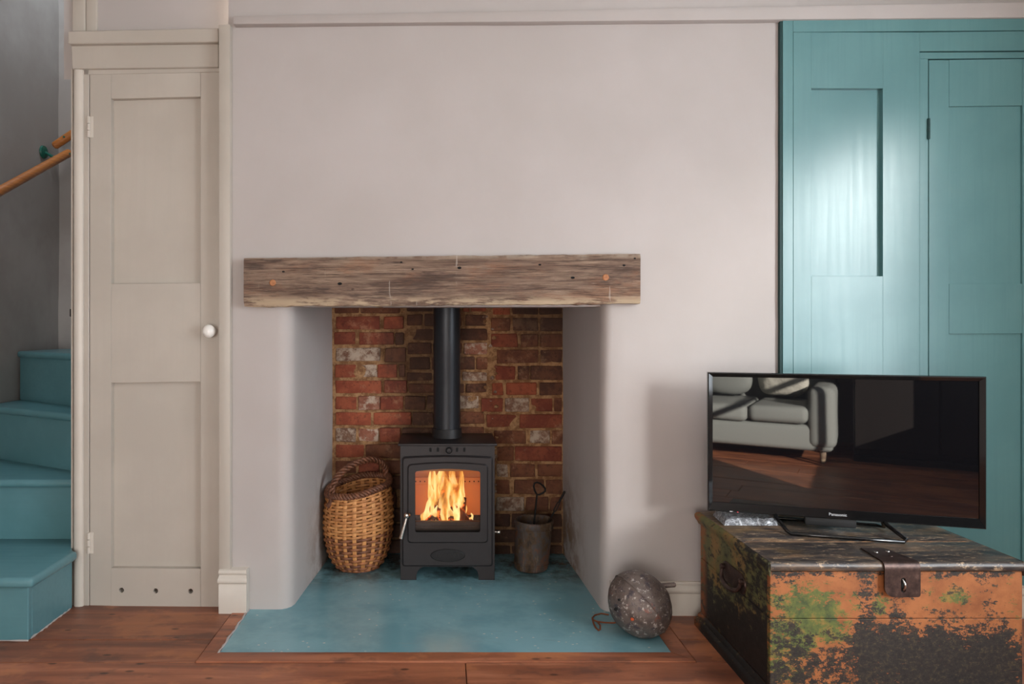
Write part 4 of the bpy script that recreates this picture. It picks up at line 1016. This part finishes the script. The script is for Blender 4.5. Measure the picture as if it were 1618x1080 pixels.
# ================================================================== TRUNK
TX0, TX1, TY0, TY1, TZ = 0.912, 1.617, 1.905, 2.42, 0.398
tk = empty('trunk', ((TX0+TX1)/2, (TY0+TY1)/2, 0)); tag(tk, 'old wooden trunk with worn orange, green and black paint', 'trunk')
def mk_trunk(name, side=False):
    m = M(name); x, y, z = m.xyz()     # origin: trunk centre on the floor
    f1 = m.noise(1, 8, 0.75, m.map((26, 26, 44))); f2 = m.noise(1, 7, 0.78, m.map((95, 95, 130)))
    low = m.noise(7, 3, 0.6, m.map(loc=(2.2, 0, 1.1))); low2 = m.noise(9, 3, 0.6, m.map(loc=(7.2, 3, 4.1)))
    orange = m.ramp(m.noise(12, 5, 0.7), [(0.3, srgb(128, 74, 38)), (0.6, srgb(162, 100, 56))])
    green = m.ramp(m.noise(24, 6, 0.75), [(0.3, srgb(44, 62, 40)), (0.52, srgb(92, 102, 48)), (0.68, srgb(150, 112, 54))])
    black = m.ramp(f2, [(0.35, srgb(18, 17, 17)), (0.54, srgb(42, 38, 34)), (0.64, srgb(78, 66, 44))])
    sub = lambda a, k: m.math('MULTIPLY', m.math('SUBTRACT', a, 0.5), k)
    add = lambda *a: a[0] if len(a) == 1 else m.math('ADD', a[0], add(*a[1:]))
    blob = lambda cx, cz, rx, rz: m.math('MULTIPLY', m.step(m.math('ABSOLUTE', m.math('SUBTRACT', x, cx)), rx, 0.0), m.step(m.math('ABSOLUTE', m.math('SUBTRACT', z, cz)), rz, 0.0))
    if not side:
        # where the green and the black coats survive; everywhere broken up by flaking
        zone = add(m.math('MULTIPLY', blob(-0.25, 0.25, 0.20, 0.15), 0.85), m.math('MULTIPLY', blob(-0.05, 0.28, 0.09, 0.07), 0.5), m.math('MULTIPLY', blob(0.17, 0.30, 0.10, 0.06), 0.7), m.math('MULTIPLY', m.step(z, 0.24, 0.10), 0.45))
        gr = m.step(add(zone, sub(f1, 2.8), sub(f2, 1.4), sub(low2, 1.2)), 0.30, 0.44)
        c = m.mix(gr, orange, green)
        hh = m.step(z, 0.31, 0.12); rx = m.step(x, -0.20, 0.10)
        band = m.step(m.math('ABSOLUTE', m.math('SUBTRACT', x, -0.085)), 0.042, 0.006)
        zone = add(m.math('MULTIPLY', hh, m.math('ADD', 0.42, m.math('MULTIPLY', rx, 0.62))), m.math('MULTIPLY', band, 0.5), m.math('MULTIPLY', m.step(z, 0.345, 0.366), 0.42), 0.14)
        zone = m.math('SUBTRACT', zone, m.math('MULTIPLY', m.step(x, 0.300, 0.345), 0.45))
        k = add(zone, sub(f1, 3.0), sub(f2, 2.6), sub(low, 1.5))
        c = m.mix(m.step(k, 0.47, 0.56), c, black)
        c = m.mix(m.math('MULTIPLY', m.step(m.noise(90, 4, 0.7), 0.70, 0.74), 0.8), c, srgb(170, 134, 98))
        c = m.mix(m.math('MULTIPLY', m.step(m.noise(1, 3, 0.6, m.map((5, 5, 240))), 0.70, 0.75), 0.5), c, srgb(150, 110, 78))
    else:
        g1 = m.ramp(m.noise(6, 5, 0.7), [(0.3, srgb(58, 62, 44)), (0.5, srgb(98, 98, 56)), (0.62, srgb(134, 104, 56))])
        k = m.math('ADD', m.math('ADD', m.math('MULTIPLY', m.step(z, 0.28, 0.08), 0.20), m.math('MULTIPLY', m.step(y, 0.10, -0.26), 0.10)), f1)
        c = m.mix(m.step(k, 0.52, 0.62), g1, srgb(22, 20, 18))
        om = m.math('MULTIPLY', m.step(y, 0.19, 0.235), m.step(f1, 0.40, 0.52)); c = m.mix(m.math('MULTIPLY', om, 0.8), c, srgb(150, 84, 40))
        c = m.mix(m.math('MULTIPLY', m.step(f2, 0.62, 0.66), 0.6), c, srgb(120, 84, 44))
    m.set(c, m.math('ADD', 0.48, m.math('MULTIPLY', f1, 0.25))); b = m.bump(f1, 0.35, 0.002); m.bump(f2, 0.3, 0.001, b)
    return m.m
T_F, T_S = mk_trunk('trunk_front_paint'), mk_trunk('trunk_side_paint', True)
def mk_lid():
    m = M('trunk_lid_paint'); n = m.noise(1, 6, 0.7, m.map((5, 26, 26))); n2 = m.noise(45, 6, 0.8, m.map((0.6, 1.4, 1)))
    x, y, z = m.xyz()
    c = m.ramp(n, [(0.38, srgb(44, 42, 44)), (0.5, srgb(76, 68, 62)), (0.62, srgb(122, 98, 76))])
    c = m.mix(m.math('MULTIPLY', m.step(n2, 0.55, 0.62), 0.85), c, srgb(172, 148, 120))
    c = m.mix(m.math('MULTIPLY', m.step(m.noise(4, 4, 0.6, m.map(loc=(1, 1, 1))), 0.58, 0.66), 0.5), c, srgb(104, 84, 56))
    fe = m.math('MULTIPLY', m.step(y, -0.272, -0.278), m.math('MULTIPLY', m.step(z, 0.388, 0.380), m.step(m.noise(28, 6, 0.75), 0.44, 0.54)))
    c = m.mix(fe, c, srgb(180, 108, 66))
    m.set(c, m.math('ADD', 0.22, m.math('MULTIPLY', n, 0.25))); b = m.bump(n, 0.35, 0.003); m.bump(n2, 0.35, 0.0015, b); return m.m
T_L = mk_lid()
WORN = M('worn_edge_wood'); WORN.set(WORN.ramp(WORN.noise(30, 5, 0.7), [(0.35, srgb(70, 52, 40)), (0.6, srgb(156, 118, 84))]), 0.6); WORN = WORN.m
zl = 0.370
for a, b in ((0.045, 0.2375), (0.239, zl-0.001)):
    g = G(); g.box(TX0, TX1, TY0, TY0+0.018, a, b, 0.0015); g.rough(0.0008, 9, a); g.build('front_board', T_F, tk)
    g = G(); g.box(TX0+0.001, TX0+0.018, TY0+0.0185, TY1, a, b, 0.0015); g.rough(0.0008, 9, a); g.build('side_board', T_S, tk)
    g = G(); g.box(TX1-0.018, TX1-0.001, TY0+0.0185, TY1, a, b, 0.0015); g.build('side_board', T_S, tk)
g = G(); g.box(TX0+0.018, TX1-0.018, TY1-0.018, TY1, 0.045, zl-0.001); g.box(TX0+0.018, TX1-0.018, TY0+0.018, TY1-0.018, 0.045, 0.06); g.build('carcass', T_S, tk)
# plinth moulding
P = [(0.0, 0.0), (-0.022, 0.0), (-0.022, 0.022), (-0.018, 0.028), (-0.010, 0.031), (-0.008, 0.040), (0.0, 0.046)]
g = G(); g.prism(P, lambda u, v, d: (TX0+u, (TY0+u if d == 0 else TY1), v), 0, 1); g.build('plinth', T_S, tk, angle=50)
g = G(); g.prism(P, lambda u, v, d: ((TX0+u if d == 0 else TX1-u), TY0+u, v), 0, 1); g.build('plinth', T_S, tk, angle=50)
g = G(); g.prism(P, lambda u, v, d: (TX1-u, (TY0+u if d == 0 else TY1), v), 0, 1); g.build('plinth', T_S, tk, angle=50)
# lid of two boards, rounded front, moulded side strips
def lid_board(y0, y1, front):
    g = G(); z0, z1 = zl, TZ; r_ = 0.013
    pr = [(y1, z0), (y1, z1)]
    if front: pr += [(y0+r_*(1-math.sin(a)), z1-r_*(1-math.cos(a))) for a in [PI/2*k/5 for k in range(6)]] + [(y0+r_*(1-math.cos(a)), z0+r_*(1-math.sin(a))) for a in [PI/2*k/5 for k in range(6)]]
    else: pr += [(y0+0.0015, z1), (y0, z1-0.0015), (y0, z0)]
    n = 30; rings = []
    for i in range(n+1):
        x = TX0-0.002+(TX1-TX0+0.006)*i/n
        rings.append([g.bm.verts.new(lump((x, yy, zz), 0.0012, 12)) for yy, zz in pr])
    for A, B in zip(rings, rings[1:]):
        for k in range(len(pr)): g.bm.faces.new((A[k], A[(k+1) % len(pr)], B[(k+1) % len(pr)], B[k]))
    g.bm.faces.new(rings[0][::-1]); g.bm.faces.new(rings[-1]); g.build('lid_board', T_L, tk, angle=45)
lid_board(TY0-0.010, 2.080, True); lid_board(2.0825, TY1+0.005, False)
g = G(); g.tube([(TX0+0.01+i*(TX1-TX0-0.02)/30, 2.0815, TZ-0.0012) for i in range(31)], [random.uniform(0.0015, 0.0032) for _ in range(31)], 6); g.build('joint_edge', WORN, tk)
P = [(0.0, zl-0.012), (-0.006, zl-0.012), (-0.010, zl-0.004), (-0.016, zl+0.004), (-0.020, zl+0.012), (-0.020, zl+0.020), (-0.014, TZ-0.002), (0.002, TZ), (0.0, TZ-0.004)]
for s, X in ((1, TX0), (-1, TX1)):
    g = G(); g.prism(P, lambda u, v, d: (X+s*(u*(0.35 if d == 0 else 1.0)), (TY0-0.004 if d == 0 else TY1+0.003), v), 0, 1); g.rough(0.0008, 15, s); g.build('lid_moulding', T_S if s > 0 else T_L, tk, angle=50)
# hasp
HASP = M('old_iron_hasp'); n_ = HASP.noise(40, 5, 0.7); HASP.set(HASP.ramp(n_, [(0.3, srgb(44, 34, 32)), (0.6, srgb(82, 64, 58)), (0.75, srgb(112, 92, 84))]), 0.4, 0.6); HASP.bump(n_, 0.3, 0.001); HASP = HASP.m
hxx = lambda px: (px-CX)/F*(TY0-0.012); hzz = lambda py: H-(py-CY)/F*(TY0-0.012)
hs = empty('hasp', (hxx(1425), TY0-0.012, 0.36), parent=tk)
X0, X1, Z0, Z1 = hxx(1396.5), hxx(1453), hzz(942), hzz(900)
g = G(); r_ = 0.026; out = []
out = [(X0+0.0, Z1), (X0, Z0+r_)] + [(X0+r_-r_*math.cos(a), Z0+r_-r_*math.sin(a)) for a in [PI/2*k/6 for k in range(1, 7)]] + [(X1-0.008+0.008*math.sin(a), Z0+0.008-0.008*math.cos(a)) for a in [PI/2*k/4 for k in range(0, 5)]] + [(X1, Z1)]
kx0, kx1, kz0, kz1 = hxx(1422), hxx(1429.5), hzz(934.5), hzz(911.5)
# plate with the slot: built around the slot
cxs, czs = (kx0+kx1)/2, (kz0+kz1)/2
slot = rrect(kx0, kx1, kz0, kz1, 0.005, 0, 5)
N = 48
def ray_to(poly, a):
    dx, dz = math.cos(a), math.sin(a); best = 9
    for (p, q) in zip(poly, poly[1:]+poly[:1]):
        ex, ez = q[0]-p[0], q[1]-p[1]; den = dx*ez-dz*ex
        if abs(den) < 1e-12: continue
        t = ((p[0]-cxs)*ez-(p[1]-czs)*ex)/den; s2 = ((p[0]-cxs)*dz-(p[1]-czs)*dx)/den
        if t > 0 and -1e-6 <= s2 <= 1+1e-6: best = min(best, t)
    return (cxs+dx*best, czs+dz*best)
an = sorted({(math.atan2(v-czs, u-cxs)) for u, v in out} | {2*PI*k/N-PI for k in range(N)})
ring_plate(g, [ray_to(out, a) for a in an], [ray_to(slot, a) for a in an], TY0-0.0165, TY0-0.0125, 0.0, 0.0)
g.build('plate', HASP, hs)
g = G(); nose = [(TY0-0.0165, Z1), (TY0-0.0165, zl+0.012)]+[(TY0-0.0165+0.015*(1-math.cos(a)), zl+0.015+0.0158*math.sin(a)) for a in [PI/2*k/5 for k in range(1, 6)]]+[(TY0+0.045, TZ+0.0035), (TY0+0.11, TZ+0.003), (TY0+0.11, TZ+0.0005), (TY0+0.0, TZ+0.0005), (TY0-0.0115, zl+0.014), (TY0-0.0125, Z1)]
rings = []
ntop = len(nose)
for i in range(9):
    u = i/8; ring = []
    for (yy, zz) in nose:
        k = max(0, min(1, (yy-(TY0+0.0))/0.11)); k = k*k*(3-2*k)
        cl, cr = X0+0.030*k-0.02*k, X1-0.012*k-0.01*k
        ring.append(g.bm.verts.new((cl+(cr-cl)*u, yy, zz)))
    rings.append(ring)
for A, B in zip(rings, rings[1:]):
    for k in range(ntop): g.bm.faces.new((A[k], A[(k+1) % ntop], B[(k+1) % ntop], B[k]))
g.bm.faces.new(rings[0][::-1]); g.bm.faces.new(rings[-1]); g.build('strap', HASP, hs, angle=50)
for x_, y_ in ((X0+0.030, TY0+0.070), (X1-0.030, TY0+0.078), ((X0+X1)/2, TY0+0.035)):
    g = G(); g.lathe([(0.0065, 0.0), (0.0055, 0.002), (0.001, 0.003)], (x_, y_, TZ+0.0028), 14, 'z', False, True); g.build('screw', STEEL if y_ > TY0+0.05 else HASP, hs)
g = G(); g.box(kx0-0.003, kx1+0.003, TY0-0.0125, TY0-0.008, kz0-0.003, kz1+0.003); g.build('keyhole_back', BLACK, hs)
g = G(); g.tube([(cxs+0.001, TY0-0.011, kz1-0.006), (cxs+0.001, TY0-0.020, kz1-0.014), (cxs+0.0015, TY0-0.022, czs), (cxs+0.002, TY0-0.020, kz0+0.014), (cxs+0.002, TY0-0.011, kz0+0.004)], 0.0032, 10); tag(g.build('staple', STEEL, hs), 'bright iron staple through the slot')
g = G(); g.box((X0+X1)/2-0.03, (X0+X1)/2+0.03, TY0-0.006, TY0, Z0+0.01, Z1-0.004, 0.002); g.build('lock_plate', HASP, hs)
# side handle
hd = empty('handle', (TX0, 2.135, 0.265), parent=tk)
g = G(); n_ = 26
P = rrect(2.055, 2.225, 0.238, 0.300, 0.03, 0, 6); g.prism(P, lambda u, v, d: (d, u, v), TX0-0.0035, TX0+0.002, 0.001); g.build('handle_plate', HASP, hd)
g = G(); pts = []
for k in range(15):
    a = PI*k/14; pts.append((TX0-0.010-0.010*math.sin(a), 2.14+0.068*math.cos(a), 0.278-0.040*math.sin(a)**0.6))
g.tube(pts, [0.005+0.003*math.sin(PI*k/14) for k in range(15)], 10); g.build('bail', HASP, hd)
for yy in (2.072, 2.208):
    g = G(); g.lathe([(0.009, 0.0), (0.009, -0.010), (0.005, -0.014)][::-1], (TX0-0.003, yy, 0.28), 12, 'x', True, False); g.build('boss', HASP, hd)

# ================================================================== PACKET UNDER THE TV
def mk_wrap():
    m = M('crinkled_clear_film'); n = m.noise(55, 5, 0.7, m.map((1, 2, 1)), 1.5)
    m.set(m.mix(m.step(n, 0.4, 0.7), srgb(110, 112, 116), srgb(220, 224, 230)), 0.14, 0.35); m.bump(n, 1.0, 0.006); return m.m
g = G()
A = [(0.925, 2.248), (1.105, 2.248), (1.115, 2.375), (0.938, 2.375)]; zz = TZ+0.0015
def film(u, v):
    x = A[0][0]*(1-u)*(1-v)+A[1][0]*u*(1-v)+A[2][0]*u*v+A[3][0]*(1-u)*v; y = A[0][1]+(A[3][1]-A[0][1])*v
    e = min(u, 1-u, v, 1-v); h = 0.021*min(1, e/0.07)**0.6
    return (x, y, zz+h+0.0034*noise.noise(Vector((x*55, y*90, 0)))*min(1, e*20)) 
g.sheet(film, 40, 26); g.prism(A, lambda u, v, d: (u, v, d), zz, zz+0.001)
tag(g.build('plastic_packet', mk_wrap(), angle=60), 'flat packet wrapped in shiny crinkled clear film, under the television', 'packet')

# ================================================================== TELEVISION
TVC = Vector((1.2675, 2.178, 0.4375)); TVW, TVH = 0.793, 0.464
tv = empty('television', (TVC.x, TVC.y, TZ+0.001), (0, 0, math.atan2(-0.218, 0.763))); tag(tv, 'black flat-screen television standing on the worn trunk', 'television')
BZ = TVC.z-(TZ+0.001)
TVB = flat('gloss_black_plastic', srgb(14, 14, 15), 0.09); TVB.node_tree.nodes['Principled BSDF'].inputs['IOR'].default_value = 1.6
SCR = M('tv_screen'); SCR.set((0.004, 0.004, 0.005), 0.018); SCR.b.inputs['IOR'].default_value = 1.62; SCR = SCR.m
BACKP = flat('matt_black_plastic', srgb(22, 22, 23), 0.6)
hw_, z0, z1 = TVW/2, BZ, BZ+TVH; bt = 0.0155; bb = 0.030
g = G(); gI = (-hw_+bt, hw_-bt, z0+bb, z1-bt)
outer = [(-hw_, z0), (hw_, z0), (hw_, z1), (-hw_, z1)]; inner = [(gI[0], gI[2]), (gI[1], gI[2]), (gI[1], gI[3]), (gI[0], gI[3])]
mk = lambda P, y: [g.bm.verts.new((u, y, v)) for u, v in P]
ins = lambda P, d: [(u-math.copysign(d, u), v-(d if i > 1 else -d)) for i, (u, v) in enumerate(P)]
L_ = [mk(outer, 0.034), mk(outer, 0.006), mk(ins(outer, 0.0015), 0.002), mk(ins(outer, 0.004), 0.0), mk(ins(inner, -0.001), 0.008), mk(inner, 0.010), mk(inner, 0.034)]
for A_, B_ in zip(L_, L_[1:]+L_[:1]):
    for k in range(4): g.bm.faces.new((A_[k], A_[(k+1) % 4], B_[(k+1) % 4], B_[k]))
g.build('bezel', TVB, tv, local=True, angle=20)
g = G(); g.box(gI[0]-0.002, gI[1]+0.002, 0.0105, 0.014, gI[2]-0.002, gI[3]+0.002); g.build('screen', SCR, tv, local=True)
g = G(); g.box(-hw_+0.003, hw_-0.003, 0.034, 0.044, z0+0.003, z1-0.003, 0.003); g.box(-0.25, 0.25, 0.044, 0.075, z0+0.02, z0+0.30, 0.01, 2); g.build('back_shell', BACKP, tv, local=True)
LOGO = flat('silver_logo', srgb(205, 208, 212), 0.3, 0.3)
text('lettering', 'Panasonic', 0.0128, LOGO, tv, (-0.007, 0.0015, z0+0.0155), (PI/2-0.2, 0, 0), 0.0005, 1.02)
LED = M('red_standby_light'); LED.set((0.6, 0.02, 0.03), 0.4); LED.b.inputs['Emission Color'].default_value = (1, 0.05, 0.08, 1); LED.b.inputs['Emission Strength'].default_value = 3.0
g = G(); g.lathe([(0.0024, -0.0012), (0.0024, 0.002)], (-0.303, 0.002, z0+0.004), 10, 'y', True, True); tag(g.build('standby_light', LED.m, tv, local=True), 'tiny red light')
g = G(); g.box(-0.328, -0.318, 0.0, 0.003, z0+0.0025, z0+0.0045); g.build('sensor', LOGO, tv, local=True)
# wire-like sled stand
sl = [(-0.185, 0.02, BZ+0.006), (-0.190, -0.012, BZ-0.004), (-0.168, -0.070, 0.010), (-0.160, -0.082, 0.0055), (0, -0.083, 0.0055), (0.150, -0.082, 0.0055), (0.160, -0.072, 0.010), (0.128, -0.012, BZ-0.004), (0.122, 0.02, BZ+0.006)]
g = G(); g.tube(sl, [0.0065, 0.0065, 0.0060, 0.0056, 0.0056, 0.0056, 0.0060, 0.0065, 0.0065], 10, flat=1.0)
sl2 = [(-0.185, 0.02, BZ+0.006), (-0.180, 0.060, 0.012), (-0.170, 0.10, 0.0055), (0.13, 0.10, 0.0055), (0.14, 0.06, 0.012), (0.122, 0.02, BZ+0.006)]
g.tube(sl2, 0.0056, 10); g.build('stand', TVB, tv, local=True, angle=60)
g = G(); g.box(-0.10, 0.05, 0.012, 0.03, BZ-0.028, BZ+0.01, 0.006, 2); g.build('stand_neck', BACKP, tv, local=True)

# ================================================================== BEHIND THE CAMERA (seen in the television)
FAB = M('grey_linen'); n_ = FAB.noise(300, 3); FAB.set(FAB.mix(n_, srgb(118, 122, 122), srgb(160, 162, 158)), 0.9); FAB.bump(n_, 0.4, 0.001); FAB = FAB.m
PALE = M('pale_linen'); n_ = PALE.noise(9, 5); PALE.set(PALE.mix(n_, srgb(196, 192, 182), srgb(214, 210, 200)), 0.9); PALE.bump(n_, 1.0, 0.02); PALE = PALE.m
so = empty('sofa', (0.5, -1.75, 0)); tag(so, 'grey linen sofa in sunlight, reflected in the television screen', 'sofa')
def soft(name, b, m=FAB, bev=0.04, sub=True):
    g = G(); g.box(*b, bev, 4); g.rough(0.012, 4, b[0]); return g.build(name, m, so, angle=60)
soft('base', (-0.08, 1.12, -2.2, -1.30, 0.10, 0.30)); 
for a, b in ((0.10, 0.52), (0.525, 0.95)): soft('seat_cushion', (a, b, -2.0, -1.26, 0.30, 0.44), bev=0.05)
soft('backrest', (-0.08, 1.12, -2.3, -2.02, 0.20, 0.86)); soft('armrest', (-0.10, 0.09, -2.2, -1.28, 0.12, 0.60), bev=0.06); soft('armrest', (0.95, 1.14, -2.2, -1.28, 0.12, 0.60), bev=0.06)
for xx in (-0.02, 1.05):
    for yy in (-2.15, -1.38):
        g = G(); g.lathe([(0.016, 0.001), (0.025, 0.10)], (xx, yy, 0), 12, 'z', True, True); g.build('leg', BEAM, so)
def cushion(x, y, z, w_, h_, rx, label, m):
    g = G(); bmesh.ops.create_icosphere(g.bm, subdivisions=4, radius=1)
    def f(v):
        sq = lambda t: math.copysign(abs(t)**0.55, t)
        return Vector((sq(v.x)*w_, v.y*0.075*(1-0.3*abs(v.x*v.z)), sq(v.z)*h_))
    g.warp(f); g.rough(0.01, 7, x); o = g.build('cushion', m, angle=80); o.location = (x, y, z); o.rotation_euler = (rx, 0, 0.1); tag(o, label, 'cushion', 'sofa cushions'); return o
cushion(0.72, -1.84, 0.64, 0.20, 0.18, -0.35, 'pale linen cushion at the armrest end of the sofa', PALE)
cushion(0.28, -1.84, 0.64, 0.20, 0.18, -0.3, 'grey linen cushion at the far end of the sofa', FAB)
DW = M('dark_stained_wood'); n_ = DW.noise(1, 5, 0.6, DW.map((30, 30, 2))); DW.set(DW.mix(n_, srgb(22, 18, 17), srgb(34, 27, 25)), 0.4); DW = DW.m
wr = empty('wardrobe', (1.85, -1.9, 0)); tag(wr, 'tall dark wooden wardrobe beside the sofa, behind the camera', 'wardrobe')
g = G(); g.box(1.25, 2.37, -2.15, -1.62, 0.05, 2.05, 0.004); g.build('carcass', DW, wr)
for a, b in ((1.26, 1.805), (1.815, 2.36)):
    g = G(); g.box(a, b, -1.62, -1.598, 0.10, 2.0, 0.003); d_ = g.build('door', DW, wr)
    g = G(); g.lathe([(0.006, 0.0), (0.008, 0.01), (0.014, 0.022), (0.006, 0.03)], (b-0.05 if a < 1.5 else a+0.05, -1.598, 1.05), 14, 'y', True, True); g.build('knob', STEEL, d_)
g = G(); g.box(1.23, 2.39, -2.17, -1.59, 2.05, 2.09, 0.008); g.build('cornice', DW, wr)
g = G(); g.box(1.25, 2.37, -2.15, -1.60, 0.0, 0.05); g.build('plinth', DW, wr)
